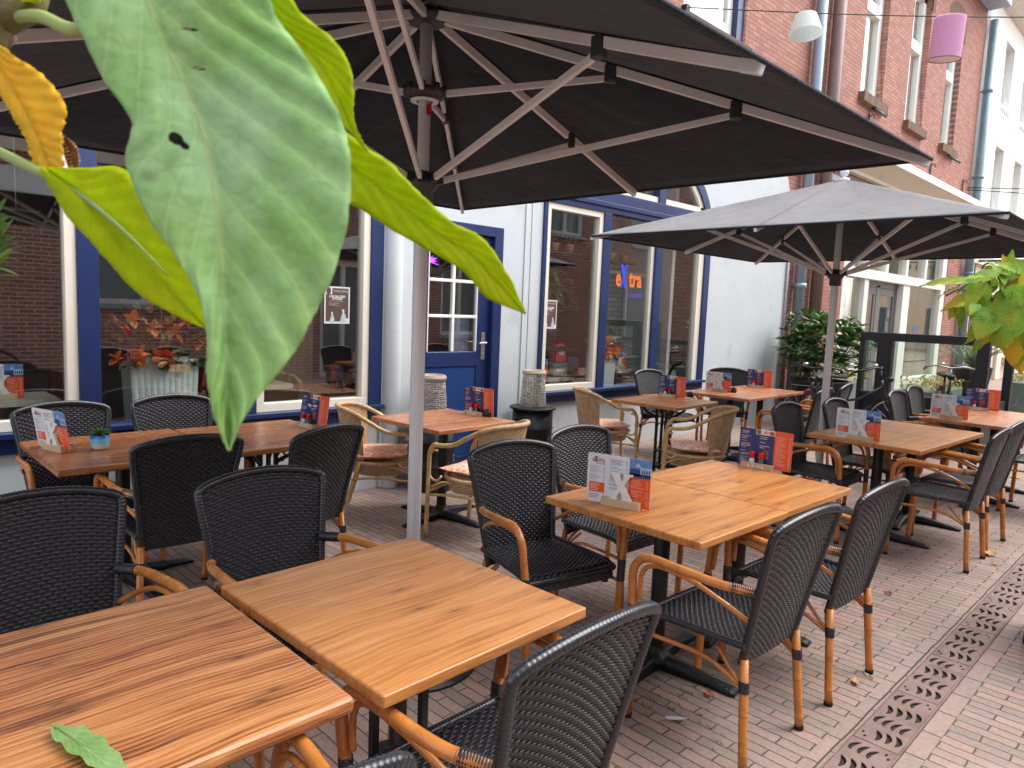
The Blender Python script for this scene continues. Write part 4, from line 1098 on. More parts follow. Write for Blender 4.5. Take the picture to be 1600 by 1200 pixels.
b = MB(); b.box(5.45,6.15,YF+.14,YF+.5,.80,.83); b.box(6.95,7.36,YF+.14,YF+.5,.86,.89); b.build('tabletop', [GREYW], t); b = MB(); b.box(5.6,5.64,YF+.3,YF+.34,.03,.8); b.box(7.1,7.14,YF+.3,YF+.34,.03,.86); b.build('leg', [BLACKM], t)
menu_set(.82,YF+.24,.901,262,'on the ledge inside the left window')
menu_set(2.47,YF+.24,.921,262,'on the bar table inside, left of the poster')
menu_set(5.66,YF+.24,.831,262,'inside the arched window under the second poster')
menu_set(7.10,YF+.24,.891,258,'inside the window right of the orange bouquet')
# curtains
b = MB()
def cur(x0, x1, y, z0, z1, amp=.02, per=.07):
    b.grid(lambda u, v: (x0+(x1-x0)*u, y+amp*sin(2*pi*(x1-x0)*u/per), z0+(z1-z0)*v), int(abs(x1-x0)/per*6)+2, 1)
cur(2.55,3.2,5.75,.85,2.8); tag(b.build('curtain', [M('beige_curtain', srgb(170,152,128), .9, var=.1)]), 'long beige curtain inside the window left of the door', 'curtain')
b = MB(); cur(3.9,4.25,5.6,.05,2.3); tag(b.build('curtain', [CURT]), 'pale curtain behind the door glass', 'curtain')
# hanging shelves with herb pots
TERRA = M('terracotta', srgb(190,132,96), .8, var=.1); HERB = leafmat('herb_leaf', [srgb(58,92,48), srgb(112,150,92)], .3)
def hanging_shelf(x0, x1, z, label, seed):
    t = thing('hanging_shelf', label, 'shelf', (0,0,0), 0, 'hanging herb shelves')
    b = MB(); b.box(x0,x1,YF+.18,YF+.36,z-.02,z); b.build('board', [BLACKM], t)
    b = MB()
    for x in (x0+.12, x1-.12): b.tube([(x,YF+.27,z),(x,YF+.27,3.58)], .004, 5)
    b.build('cord', [GREYW], t)
    rnd = random.Random(seed); x = x0+.1; k = 0
    while x < x1-.08:
        p = thing('herb_pot', '%s pot of herbs on the %s' % (['first','second','third','fourth','fifth','sixth'][min(k,5)], label.split(',')[0]), 'herb pot', (x,YF+.27,z+.001), 0, 'herb pots on hanging shelves')
        b = MB(); b.lathe([(.035,0),(.05,.07),(.055,.09),(.048,.09),(.045,.07),(0,.07)], (0,0,0), 14); b.build('pot', [TERRA], p)
        b = MB()
        for i in range(40):
            a = rnd.uniform(0,6.28); e = rnd.uniform(.2,1.5); r = rnd.uniform(.03,.14); leaflet(b, (cos(a)*cos(e)*r, sin(a)*cos(e)*r, .08+sin(e)*r), (cos(a),sin(a),rnd.uniform(-.2,1)), .05, .02, 0, rnd)
        b.build('foliage', [HERB], p); x += rnd.uniform(.22,.34); k += 1
hanging_shelf(.30,1.06,2.07,'black hanging shelf in the left window, under the canopy edge',1)
hanging_shelf(5.5,6.25,2.22,'black hanging shelf in the window left of the lettering',2)
hanging_shelf(6.5,7.25,2.19,'black hanging shelf above the orange lettering',3)
# large plant inside
BIGG = leafmat('big_green_leaf', [srgb(30,56,24), srgb(62,104,40), srgb(130,160,70)], .3)
t = thing('indoor_plant', 'large leafy green plant on a dark stand inside behind the second poster', 'plant', (5.95,YF+.45,0))
rnd = random.Random(11); b = MB()
for i in range(240):
    a = rnd.uniform(0,6.28); e = rnd.uniform(-.5,1.5); r = rnd.uniform(.1,.5); leaflet(b, (cos(a)*cos(e)*r*.9, sin(a)*cos(e)*r*.4, 1.72+sin(e)*r*.85), (cos(a),sin(a)*.6,rnd.uniform(-.9,.3)), rnd.uniform(.10,.17), .055, 0, rnd)
b.build('foliage', [BIGG], t); b = MB(); b.tube([(0,0,1.2),(.02,0,1.8)], .02, 8); b.lathe([(.12,1.18),(.15,1.42)], (0,0,0), 16); b.build('pot', [BLACKM], t)
t = thing('plant_stand', 'dark square wooden stand carrying the large indoor plant', 'stand', (5.95,YF+.45,0)); b = MB(); b.box(-.5,.5,-.18,.18,1.13,1.17); b.box(-.2,-.12,-.1,.1,.03,1.13); b.build('stand_frame', [BLACKM], t)
# paper bags
t = thing('carrier_bag', 'red and white carrier bag standing behind the window with teal bag', 'bag', (6.08,YF+.33,.83)); b = MB(); b.add([(-.1,-.05,.16),(.1,-.05,.16),(.1,.05,.16),(-.1,.05,.16),(-.07,-.03,.36),(.06,-.03,.38),(.06,.03,.38),(-.07,.03,.36)], [(0,3,2,1),(4,5,6,7),(0,1,5,4),(1,2,6,5),(2,3,7,6),(3,0,4,7)]); b.build('bag_body', [M('bag_red', srgb(200,50,56), .6)], t, bevel=.01)
b = MB(); put_text(b, 'tot', .07, lambda x, y: (x, -.048+(y+.0)*.09, .27+y), 0, .03); b.build('lettering', [WHITEP], t)
t = thing('carrier_bag', 'teal carrier bag under the red and white one in the window', 'bag', (6.06,YF+.33,.83)); b = MB(); b.box(-.12,.12,-.06,.06,0,.155); b.build('bag_body', [M('bag_teal', srgb(40,130,130), .6)], t, bevel=.015)
b = MB(); put_text(b, 'ostsch', .06, lambda x, y: (x, -.0612, .08+y), 0, .03); b.build('lettering', [WHITEP], t)
# posters
POSTD = M('poster_brown', srgb(88,66,62), .5, var=.12); POSTL = M('poster_light', srgb(214,216,214), .5, var=.04); POSTF = M('poster_figure', srgb(176,190,192), .5, var=.3, vscale=40)
def poster(x0, x1, z0, z1, label):
    t = thing('poster', label, 'poster', ((x0+x1)/2, YF+.0155, z0), 0, 'gig posters taped to the glass'); W, H = x1-x0, z1-z0
    b = MB(); b.box(-W/2,W/2,-.0006,.0006,0,H); b.build('sheet', [POSTL], t)
    def q(a,c,d,e,mi,k=1): b.add([(a,-.0008-.0003*k,d),(c,-.0008-.0003*k,d),(c,-.0008-.0003*k,e),(a,-.0008-.0003*k,e)],[(0,1,2,3)],mi)
    b = MB(); m = .012; q(-W/2+m,W/2-m,m+.005,H-m,0); q(-W/2+m*.8,-W/2+W*.30,H*.79,H-m*.6,1,2)
    q(W*.24,W/2-m*.8,m*.8,m+.03,1,2)
    for cx, cz, s in ((W*.24,H*.20,1),(-W*.2,H*.16,.8)):
        b.add([(cx+s*.03*x_,-.0018,cz+s*.045*z_) for x_, z_ in ((-1,-1),(.9,-1),(.9,-.1),(.35,.7),(-.1,.75),(-.5,.1))],[range(6)],2)
        b.lathe([(0,0)],(0,0,0),3,cap=False) if 0 else None
        b.add([(cx+s*(.012*cos(a)),-.0019,cz+s*(.045+.014*sin(a))) for a in [2*pi*k/10 for k in range(10)]],[range(10)],2)
    b.add([(-W*.34+.022*cos(2*pi*k/12),-.0018,H*.88+.03*sin(2*pi*k/12)) for k in range(12)],[range(12)],0)
    b.build('artwork', [POSTD, POSTL, POSTF], t)
    b = MB(); G = lambda x, y: (x, -.0018, y)
    put_text(b, 'TWO STOOLS', .022, lambda x, y: G(x+W*.17, H*.875+y), 0); put_text(b, 'LIVE MUZIEK', .026, lambda x, y: G(x, H*.73+y), 0, .03); put_text(b, 'AVOND', .026, lambda x, y: G(x, H*.67+y), 0, .03)
    rnd = random.Random(1); lines(b, -W*.32, W*.42, H*.48, H*.62, 5, G, 0, rnd, .2); b.build('print', [POSTL], t)
poster(2.915,3.145,1.405,1.70,'brown gig poster on the glass of the window left of the door')
poster(5.435,5.665,1.385,1.685,'brown gig poster on the glass in front of the large indoor plant')
# board in the door
t = thing('notice_board', 'pale price list board behind the lower right door pane', 'board', (4.41,YF+.12,1.16)); b = MB(); b.box(-.10,.12,0,.01,0,.31); b.build('board', [M('board_grey', srgb(140,140,170), .6)], t)
b = MB(); logo(b, .045, lambda x, y: (x+.01,-.002,.27+y), 0, 0); rnd = random.Random(6); lines(b, -.08,.10,.03,.23,10,lambda x, y: (x,-.002,y),0,rnd); b.build('print', [INKB2], t)
# violet lamp
t = thing('flower_lamp', 'glowing violet flower shaped lamp behind the door glass', 'lamp', (4.28,5.55,2.0)); VIO = emis('violet_glow', (.25,.04,.9,1), 3.0)
b = MB(); rnd = random.Random(9)
for i in range(60):
    a = rnd.uniform(0,6.28); leaflet(b, (0,0,0), (cos(a),sin(a)*.6,rnd.uniform(-.15,.6)), rnd.uniform(.07,.13), .03, 0, rnd)
b.build('petals', [VIO], t); b = MB(); b.tube([(0,0,0),(0,0,1.55)], .004, 5); b.build('cord', [BLACKM], t)
# indoor chairs/tables deeper
for x, y in ((.9,6.4),(2.6,6.5),(1.7,6.9),(6.6,6.4)):
    t = thing('indoor_chair', 'dark brown chair in the dim interior at %s' % ('the left window' if x < 1 else 'the curtain' if x == 2.6 else 'the back of the left room' if x < 2 else 'the arched window'), 'chair', (x,y,.03), .3, 'brown chairs inside the cafe'); BRN = M('brown_leather', srgb(92,52,38), .4)
    b = MB(); b.box(-.22,.22,-.22,.22,.42,.48); b.build('seat', [BRN], t, bevel=.02); b = MB(); b.box(-.22,.22,.19,.24,.48,.92); b.build('backrest', [BRN], t, bevel=.02)
    for sx in (-1,1):
        for sy in (-1,1): b = MB(); b.box(sx*.19-.015,sx*.19+.015,sy*.19-.015,sy*.19+.015,0,.42); b.build('leg', [BLACKM], t)

# ================================================================== barrels and lanterns
BARREL = M('black_barrel_paint', srgb(34,34,38), .4, metal=.2, var=.15)
WILLOW = M('grey_willow', srgb(172,164,150), .7, var=.3, vscale=40)
def barrel(x, y, label, R=.20, H=.63):
    t = thing('steel_barrel', label, 'barrel', (x,y,0), 0, 'black barrels beside the door')
    b = MB(); b.lathe([(R-.01,0),(R,.01),(R,H*.32),(R+.009,H*.335),(R,H*.35),(R,H*.66),(R+.009,H*.675),(R,H*.69),(R,H-.02)], (0,0,0), 36); b.build('drum', [BARREL], t)
    b = MB(); b.lathe([(R+.025,H-.022),(R+.03,H-.018),(R+.03,H-.002),(R+.02,H)], (0,0,0), 36); b.build('lid', [IRON], t)
    b = MB(); a0 = radians(-38)
    rnd = random.Random(4)
    for k in range(7):
        a = a0+rnd.uniform(-.25,.25); z = .30+rnd.uniform(-.07,.07); q = []
        for m_ in range(4): q.append(((R+.0012)*cos(a+(-.05 if m_ in (0,3) else .05)), (R+.0012)*sin(a+(-.05 if m_ in (0,3) else .05)), z+(.0 if m_ < 2 else .022)))
        b.add(q, [(0,1,2,3)])
    b.build('logo_mark', [XWHITE], t)
def lantern(x, y, z, label, R=.125, H=.35):
    t = thing('willow_lantern', label, 'lantern', (x,y,z), 0, 'grey willow lanterns')
    def S(u, v): a = 2*pi*u; r = R*(1-.14*v-.05*v*v); return Vector((r*cos(a), r*sin(a), .005+(H-.04)*v)), Vector((cos(a), sin(a), 0))
    b = MB(); weave(b, S, 17, 26, .007, .006, sub=2); stakes(b, S, 26, .006, 0, 6)
    rnd = random.Random(5)
    for i in range(60):
        u = rnd.random(); v = rnd.random()*.9; p, n = S(u, v); q, n2 = S(min(1, u+rnd.uniform(.08,.2)), min(1, max(0, v+rnd.uniform(-.07,.07)))); b.tube([p+n*.006, (p+q)/2*1.0+n*.012, q+n2*.006], .0028, 5)
    b.build('basket', [WILLOW], t)
    b = MB(); r1 = R*.84; b.lathe([(r1,H-.035),(r1+.012,H-.03),(r1+.010,H-.004),(r1-.01,H),(r1-.012,H-.03)], (0,0,0), 26, cap=False); b.tube([(r1*cos(a)*.98, r1*sin(a)*.98, H-.0+.0) for a in [2*pi*k/24 for k in range(24)]], .008, 6, closed=True); b.build('rim', [M('willow_rim', srgb(184,164,144), .7, var=.2)], t)
barrel(5.06,4.80,'black steel barrel between the door and the blue window'); lantern(5.06,4.80,.632,'grey willow lantern on the barrel right of the door')
barrel(3.80,4.80,'black steel barrel mostly hidden behind the table at the door'); lantern(3.80,4.80,.632,'grey willow lantern in front of the blue door')

# ================================================================== brick neighbour with the shop
shop = thing('brick_shop_building', 'red brick house with tall white windows above a cream shopfront', 'building', (0,0,0))
wins = [(13.42,14.50),(15.80,16.88),(18.20,19.24)]
plate('wall', rect(11.66,21.02,0,9.5), [rect(13.38,19.85,.02,4.15)]+[arch(a,c,5.62,8.52,.28,10) for a, c in wins], .32, [BRICK], shop, at=5.105)
ywn = 5.225
for a, c in wins:
    b = MB(); m = (a+c)/2; wv_ = .17
    b.box(a,a+wv_,ywn,ywn+.1,5.62,8.3); b.box(c-wv_,c,ywn,ywn+.1,5.62,8.3); b.box(a+wv_,c-wv_,ywn,ywn+.1,5.62,5.74); b.box(a+wv_,c-wv_,ywn-.03,ywn+.1,7.12,7.32); b.box(a,c,ywn,ywn+.1,8.2,8.6)
    w_ = b.build('window', [WHITEP], shop, bevel=.004); pane(w_, a+.1,c-.1,5.7,7.15,ywn+.05); pane(w_, a+.1,c-.1,7.3,8.25,ywn+.05)
    b = MB(); b.box(a+.14,c-.5,ywn+.12,ywn+.125,5.7,8.2); b.box(c-.30,c-.14,ywn+.12,ywn+.125,5.7,8.2); b.build('curtain', [CURT], w_)
    b = MB(); b.box(a-.06,c+.06,5.0,5.28,5.46,5.619); b.build('sill', [BRICK_SILL], shop, bevel=.003)
    # arch of standing bricks
    plate('lintel', arch(a-.16,c+.16,8.05,8.76,.34,10), [arch(a-.0,c+.0,8.052,8.52,.28,10)], .02, [BRICK_SILL], shop, at=5.098)
for a, c in ((7.72,9.26),): pass
# shopfront
b = MB(); ys0, ys1 = 5.12, 5.28
for x0, x1, z0, z1 in ((13.38,13.56,.02,4.15),(14.52,14.74,.02,2.42),(16.80,17.24,.02,2.42),(19.50,19.85,.02,4.15),(13.56,14.52,.62,.78),(17.24,19.50,.22,.38)): b.box(x0,x1,ys0,ys1,z0,z1)
b.box(13.56,19.50,ys0-.03,ys1,2.42,2.60); b.box(13.56,19.50,ys0,ys1,3.95,4.15)
for x in (14.55,15.62,16.85,18.15,): b.box(x,x+.16,ys0+.002,ys1-.002,2.60,3.95)
b.build('shopfront', [WHITEP], shop, bevel=.006)
b = MB(); b.box(13.56,14.52,ys0+.02,ys1-.02,.02,.62); b.box(17.24,19.50,ys0+.02,ys1-.02,.02,.22); b.build('plinth', [M('grey_green_panel', srgb(150,160,160), .5)], shop)
sh = bpy.data.objects[[o.name for o in shop.children if o.name.startswith('shopfront')][0]] if False else None
wS = MB(); wS.box(13.56,14.52,5.20,5.208,.78,2.42); wS.box(17.24,19.50,5.20,5.208,.38,2.42); wS.box(13.56,19.5,5.20,5.208,2.6,3.95); wS.build('pane', [GLASS], shop)
BRONZE = M('grey_door_paint', srgb(104,100,98), .45)
b = MB()
for x0, x1, z0, z1 in ((14.74,14.86,.02,2.42),(16.70,16.80,.02,2.42),(15.55,15.72,.02,2.35),(14.86,16.70,2.30,2.419)): b.box(x0,x1,5.24,5.30,z0,z1)
for x0, x1 in ((14.86,15.55),(15.72,16.70)): b.box(x0,x0+.10,5.25,5.29,.03,2.3); b.box(x1-.10,x1,5.25,5.29,.03,2.3); b.box(x0+.1,x1-.1,5.25,5.29,.03,.3); b.box(x0+.1,x1-.1,5.25,5.29,2.15,2.3)
dS = b.build('door', [BRONZE], shop, bevel=.004); b = MB(); b.box(14.96,15.45,5.265,5.273,.3,2.15); b.box(15.82,16.6,5.265,5.273,.3,2.15); b.build('pane', [GLASS], dS)
b = MB(); pr = [(5.10,4.16),(4.98,4.18),(4.98,4.24),(4.86,4.30),(4.70,4.40),(4.62,4.42),(4.62,4.56),(4.70,4.60),(5.10,4.66)]
b.prism([(12.45,y,z) for y, z in pr], 0, (7.9,0,0)); b.build('cornice', [M('cream_cornice', srgb(236,228,206), .5, var=.04)], shop)
b = MB(); b.box(12.5,20.3,5.06,5.10,3.98,4.16); b.build('fascia', [M('brown_fascia', srgb(112,70,60), .5)], shop)
b = MB(); b.box(12.2,13.38,5.07,5.104,3.3,3.95); b.box(12.2,13.38,5.04,5.10,3.95,4.05); b.build('sign_panel', [M('grey_panel', srgb(196,196,192), .6)], shop)
TAN = M('shop_interior_tan', srgb(236,216,150), .8, var=.12); b = MB(); b.box(13.4,19.85,7.6,7.7,0,4.2); b.box(13.3,13.4,5.4,7.7,0,4.2); b.box(19.85,19.95,5.4,7.7,0,4.2); b.box(13.4,19.85,5.4,7.6,4.15,4.2); b.build('inner_wall', [TAN], shop)
b = MB(); b.box(13.4,19.85,5.4,7.6,0,.03); b.build('inner_floor', [FLOORIN], shop)
b = MB(); b.box(13.62,14.10,5.23,5.235,1.55,2.3); b.build('window_poster', [POSTL], shop); b = MB(); b.lathe([(0,0)],(0,0,0),3,cap=False) if 0 else None
b.add([(13.86+.12*cos(a),5.228,1.98+.15*sin(a)) for a in [2*pi*k/14 for k in range(14)]],[range(14)]); b.box(13.68,14.04,5.226,5.229,1.62,1.70); b.build('poster_mark', [M('poster_grey', srgb(150,156,158), .6)], shop)
rnd = random.Random(21)
cols = [srgb(60,130,190), srgb(170,140,90), srgb(200,190,170), srgb(120,96,70), srgb(60,160,150), srgb(210,206,190)]
cm = [M('shop_goods', c_, .6) for c_ in cols]
for sx0 in (13.7, 17.5, 18.4):
    t = thing('shop_rack', 'stepped display rack of small goods behind the shop glass, %s' % ('left bay' if sx0 < 14 else 'middle of the right bay' if sx0 < 18 else 'end of the right bay'), 'rack', (sx0,5.75,.03), 0, 'display racks in the shop')
    b = MB()
    for k in range(5): b.box(0,.7,-.1+.0*k,.1,.35+.33*k,.37+.33*k)
    b.box(-.02,0,-.1,.1,0,1.9); b.box(.7,.72,-.1,.1,0,1.9); b.build('rack_frame', [BLACKM], t)
    for k in range(5):
        b = MB(); x = .03
        while x < .62: w_ = rnd.uniform(.06,.14); b.box(x,x+w_,-.06,.06,.371+.33*k,.371+.33*k+rnd.uniform(.08,.24), rnd.randrange(6)); x += w_+.02
        b.build('goods', cm, t)
# blue lettering strip on shop glass
b = MB(); put_text(b, 'VVV', .22, lambda x, y: (18.15+x, 5.197, 1.45+y), 0, .03); b.build('lettering', [M('sign_blue', srgb(50,110,190), .5, var=0)], shop)
# pipes
def pipe(x, y, r, z0, z1, m, label, clips=(2.2,5.6,8.2)):
    t = thing('downpipe', label, 'downpipe', (x,y,0)); b = MB(); b.lathe([(r,z0),(r,z1)], (0,0,0), 14)
    b.build('pipe', [m], t); b = MB()
    for z in clips: b.lathe([(r+.001,z-.02),(r+.02,z-.015),(r+.02,z+.06),(r+.001,z+.065)], (0,0,0), 14, cap=False); b.bar((0,.0,z+.02),(0,r+.06,z+.02),.03,.03)
    b.build('clip', [m], t)
pipe(11.34,4.99,.085,0,9.4,LEAD,'pale blue grey downpipe right of the white wall',(2.1,4.9,7.6)); pipe(11.98,4.98,.10,0,9.4,BROWNPIPE,'brown downpipe beside the pale blue one',(4.3,5.0,8))
pipe(21.16,4.97,.10,0,9.1,M('teal_zinc', srgb(120,146,156), .45, metal=.2),'grey green downpipe between the brick house and the white house',(2.9,5.3,7.4))
pipe(10.99,5.045,.018,0,3.4,LEAD,'thin grey conduit along the edge of the white wall',())
# wall anchors and hooks
for x, z in ((13.9,5.10),(15.5,4.86),(17.7,4.86),(20.3,4.90)):
    t = thing('wall_anchor', 'black iron wall anchor on the brick above the cornice, %s' % {13.9:'under the first tall window',15.5:'left of the second tall window',17.7:'between second and third windows',20.3:'near the grey green downpipe'}[x], 'wall anchor', (x,5.09,z), 0, 'iron wall anchors')
    b = MB(); b.bar((0,-.012,-.28),(0,-.012,.25),.05,.02,up=(0,1,0)); b.tube([(0,-.02,.2),(.0,-.08,.23),(.04,-.08,.16)], .012, 6); b.build('bar', [IRON], t)
for x, lab in ((14.0,'first'),(18.8,'third')):
    t = thing('flag_holder', 'slanted metal flag pole holder under the %s tall window' % lab, 'flag holder', (x,4.98,5.45)); b = MB(); b.tube([(0,.1,.02),(-.22,-.22,-.22)], .03, 8); b.build('tube_body', [M('holder_grey', srgb(110,120,126), .4, metal=.4)], t)
EAVE = M('pale_blue_eave', srgb(176,196,216), .6)
b = MB(); b.box(11.66,21.0,4.75,5.10,9.3,9.5); b.build('eave', [EAVE], shop); b = MB(); b.box(11.66,21.0,4.62,4.749,9.28,9.42); b.build('gutter', [LEAD], shop)
b = MB(); b.box(-4,11.64,4.8,5.1,9.3,9.6); b.build('eave', [EAVE], cafe)

# ================================================================== white house beyond
WHITEH = M('white_house_render', srgb(236,236,230), .7, var=.03); BEIGE = M('beige_render', srgb(216,196,176), .7, var=.05)
wh = thing('white_house', 'tall white house beyond the grey green downpipe', 'building', (0,0,0))
hw = [rect(23.1+2.35*k,24.1+2.35*k,4.6,6.5) for k in range(5)]
plate('wall', rect(21.30,34.0,3.4,10.2), hw+[rect(23.1+2.35*k,24.1+2.35*k,7.6,9.2) for k in range(5)], .35, [WHITEH], wh, at=5.10)
plate('wall', rect(21.30,34.0,0,3.40), [rect(22.0,23.3,.1,2.6), rect(24.2,25.3,.9,2.5), rect(26.6,27.6,.7,2.4), rect(29,30.2,.7,2.4)], .35, [BEIGE], wh, at=5.11, label='beige ground floor wall')
for k in range(5):
    for z0, z1 in ((4.6,6.5),(7.6,9.2)):
        x0 = 23.1+2.35*k; b = MB(); b.box(x0,x0+1,5.36,5.42,z0,z1); w_ = b.build('window', [M('window_grey_green', srgb(190,204,200), .4)], wh); frame(w_, x0,x0+1,z0,z1,.09,5.30,5.36,WHITEP)
        b = MB()
        for q in range(5): b.bar((x0+.1+.2*q,5.09,z1+.9),(x0+.15+.2*q,5.09,z1+1.0),.03,.03) if z1 < 7 else None
        if b.v: b.build('ornament', [LEAD], wh)
b = MB(); pr = [(5.1,8.9+.9),(4.9,9.82),(4.5,10.1),(4.35,10.1),(4.35,10.35),(5.1,10.4)]; b.prism([(21.2,y,z) for y, z in pr], 0, (12.9,0,0)); b.build('cornice', [STONE], wh)
b = MB(); b.box(21.3,34,5.0,5.11,3.25,3.5); b.box(21.4,21.9,5.02,5.11,0,3.25); b.box(25.6,26.2,5.02,5.11,0,3.25); b.build('band', [STONE], wh, bevel=.01)
b = MB(); b.box(22.0,23.3,5.42,5.46,.1,2.6); b.box(24.2,25.3,5.42,5.46,.9,2.5); b.box(29,30.2,5.42,5.46,.7,2.4); b.build('window', [M('dark_glass', srgb(70,80,84), .15)], wh)
b = MB()
for i in range(22): z = .72+.075*i; b.add([(26.6,5.12,z),(27.6,5.12,z),(27.6,5.16,z+.07),(26.6,5.16,z+.07)], [(0,1,2,3)])
b.box(26.6,27.6,5.17,5.2,.7,2.4); b.build('shutter', [WHITEP], wh)
b = MB(); b.box(26.3,28.0,4.9,5.11,.45,.68); b.build('sill', [M('pink_stone', srgb(196,160,144), .7)], wh, bevel=.01)
fh = thing('far_house', 'distant pale houses closing the street at the right', 'building', (0,0,0)); b = MB(); b.box(34.1,52,5.3,9,0,9.5); b.box(50,51,-8,5.2,0,9); b.build('wall', [BEIGE], fh)
b = MB()
for k in range(6): b.box(35+2.6*k,36.1+2.6*k,5.27,5.3,4.4,6.4); b.box(35+2.6*k,36.1+2.6*k,5.27,5.3,.8,2.6)
for k in range(4): b.box(49.97,50,-6+2.6*k,-4.9+2.6*k,4.4,6.4); b.box(49.97,50,-6+2.6*k,-4.9+2.6*k,.8,2.6)
b.build('window', [M('far_glass', srgb(90,104,110), .2)], fh)
# iron sign bracket
TEAL = M('dark_teal_iron', srgb(52,92,88), .5)
t = thing('sign_bracket', 'ornate dark teal iron bracket on the far facade above the yellow green leaves', 'bracket', (22.2,5.0,3.0))
b = MB(); b.tube([(0,.1,.32),(0,-1.5,.32)], .03, 6)
def spiral(cy, cz, r0, turns, sgn): return [(0, cy+sgn*r0*(1-.8*k/24)*cos(turns*2*pi*k/24), cz+r0*(1-.8*k/24)*sin(turns*2*pi*k/24)) for k in range(25)]
for cy, cz, r0, sg in ((-.25,.12,.16,1),(-.62,.14,.14,-1),(-1.0,.15,.13,1),(-1.32,.18,.10,-1)): b.tube(spiral(cy, cz, r0, 1.6, sg), .025, 5)
b.box(-.03,.03,.06,.1,-.5,.6); b.build('scrollwork', [TEAL], t)

# ================================================================== the opposite side of the street (seen mirrored in the glass)
YO = -2.7
OPP_LOW, OPP_HI = 3.7, 6.6
op = thing('opposite_house', 'dark red brick house across the street, mirrored in the cafe windows', 'building', (0,0,0))
ow = [rect(3.1,5.0,1.40,3.2), rect(7.3,8.4,.05,2.4), arch(10.4,11.6,.9,2.6,.2), arch(13.9,15.3,3.6,5.6,.3),  arch(17.6,18.9,3.6,5.6,.3), rect(-3,-1.4,1.2,3), rect(12.9,13.9,.1,2.5), rect(16,19,.8,2.8)]
wo = plate('wall', [(-9,0),(26,0),(26,OPP_HI),(8.8,OPP_HI),(8.8,OPP_LOW),(-9,OPP_LOW)], ow, .3, [BRICK_OPP], op, at=YO-.3)
for h in ow:
    xs_ = [p[0] for p in h]; zs_ = [p[1] for p in h]; x0, x1, z0, z1 = min(xs_), max(xs_), min(zs_), max(zs_)
    b = MB(); b.box(x0,x1,YO-.15,YO-.05,z0,z0+.08); b.box(x0,x1,YO-.15,YO-.05,z1-.1,z1); b.box(x0,x0+.09,YO-.151,YO-.049,z0,z1); b.box(x1-.09,x1,YO-.151,YO-.049,z0,z1); b.box((x0+x1)/2-.04,(x0+x1)/2+.04,YO-.149,YO-.051,z0,z1)
    w_ = b.build('window', [WHITEP], op); b = MB(); b.box(x0+.05,x1-.05,YO-.14,YO-.13,z0+.05,z1-.05); b.build('pane', [M('opposite_glass', srgb(120,136,142), .15)], w_)
    b = MB(); b.box(x0-.06,x1+.06,YO-.12,YO+.07,z0-.08,z0); b.build('sill', [LEAD], op)
b = MB(); b.box(-9,8.8,YO-.2,YO+.1,OPP_LOW-.1,OPP_LOW+.1); b.box(8.85,26,YO-.2,YO+.1,OPP_HI-.1,OPP_HI+.1); b.build('cornice', [STONE], op)
pipe(9.2,YO+.08,.06,0,6.4,LEAD,'light downpipe on the brick house across the street',(2,5))
# ================================================================== shrub, screen, bikes
RHODO = leafmat('rhododendron_leaf', [srgb(34,58,26), srgb(66,104,48), srgb(150,182,110)], .15, .35, 10)
BARK = M('bark', srgb(110,92,72), .85, var=.3, vscale=30)
def shrub(x, y, z0, R, H, n, mat_, label, name='potted_shrub', pot=True, seed=1, L=.13, W=.045, potmat=None, potR=.22, potH=.45, stems=5):
    t = thing(name, label, 'shrub', (x,y,0)); rnd = random.Random(seed)
    if pot:
        b = MB(); b.lathe([(potR*.8,0),(potR,potH-.05),(potR+.025,potH-.045),(potR+.025,potH),(potR-.01,potH),(potR-.02,potH-.06),(0,potH-.06)], (0,0,0), 28); b.build('pot', [potmat or BLACKM], t)
    b = MB(); tips = []
    for i in range(stems):
        a = rnd.uniform(0,6.28); p = [Vector((0,0,potH-.06)) if pot else Vector((0,0,z0-.3))]
        for k in range(4): p.append(p[-1]+Vector((cos(a)*.22*R*rnd.uniform(.5,1.2), sin(a)*.2*R*rnd.uniform(.5,1.2), (z0+H*.8-p[0].z)/4*rnd.uniform(.8,1.1))))
        b.tube(bez(p, 3), [.016-.011*k/12 for k in range(13)], 6)
    b.build('trunk', [BARK], t)
    b = MB(); c = Vector((0,0,z0+H/2)); cl = []
    for i in range(int(n/9)):
        a = rnd.uniform(0,6.28); zz = rnd.uniform(-1,1); r = rnd.uniform(.35,1.0)**.5; q = (1-zz*zz)**.5
        rr_ = r*(1+.22*noise.noise(Vector((cos(a)*2, sin(a)*2, zz*2+seed)))*2)
        p = c+Vector((cos(a)*q*R*rr_, sin(a)*q*R*.9*rr_, zz*H/2*rr_)); up = (p-c).normalized()+Vector((0,0,.6))
        for k in range(9):
            b2 = 2*pi*k/9+rnd.uniform(-.3,.3); d = Vector((cos(b2), sin(b2), rnd.uniform(-.25,.5)))+up*.45
            leaflet(b, p, d, L*rnd.uniform(.7,1.15), W, 0, rnd)
    b.build('foliage', [mat_], t); return t
shrub(10.80,4.32,.74,.68,.94,3400,RHODO,'dark green rhododendron in a big black pot in front of the brick wall',seed=3,potR=.40,potH=.70,L=.13,W=.045,)
b = MB(); 
BLKW = M('black_stained_wood', srgb(30,32,38), .45, var=.15, vscale=12)
t = thing('glass_screen', 'black timber wind screen with clear glass panes across the terrace end', 'screen', (10.0,0,0))
b = MB()
b.box(-.05,.05,2.03,3.50,1.355,1.46); b.box(-.06,.06,2.03,2.16,.0,1.355); b.box(-.055,.055,3.10,3.28,.0,1.355); b.box(-.055,.055,3.44,3.50,0,1.355); b.box(-.05,.05,2.16,3.44,.60,.68)
b.build('frame', [BLKW], t, bevel=.006)
b = MB(); b.box(-.02,.02,2.16,3.44,.05,.60); b.build('panel', [BLKW], t)
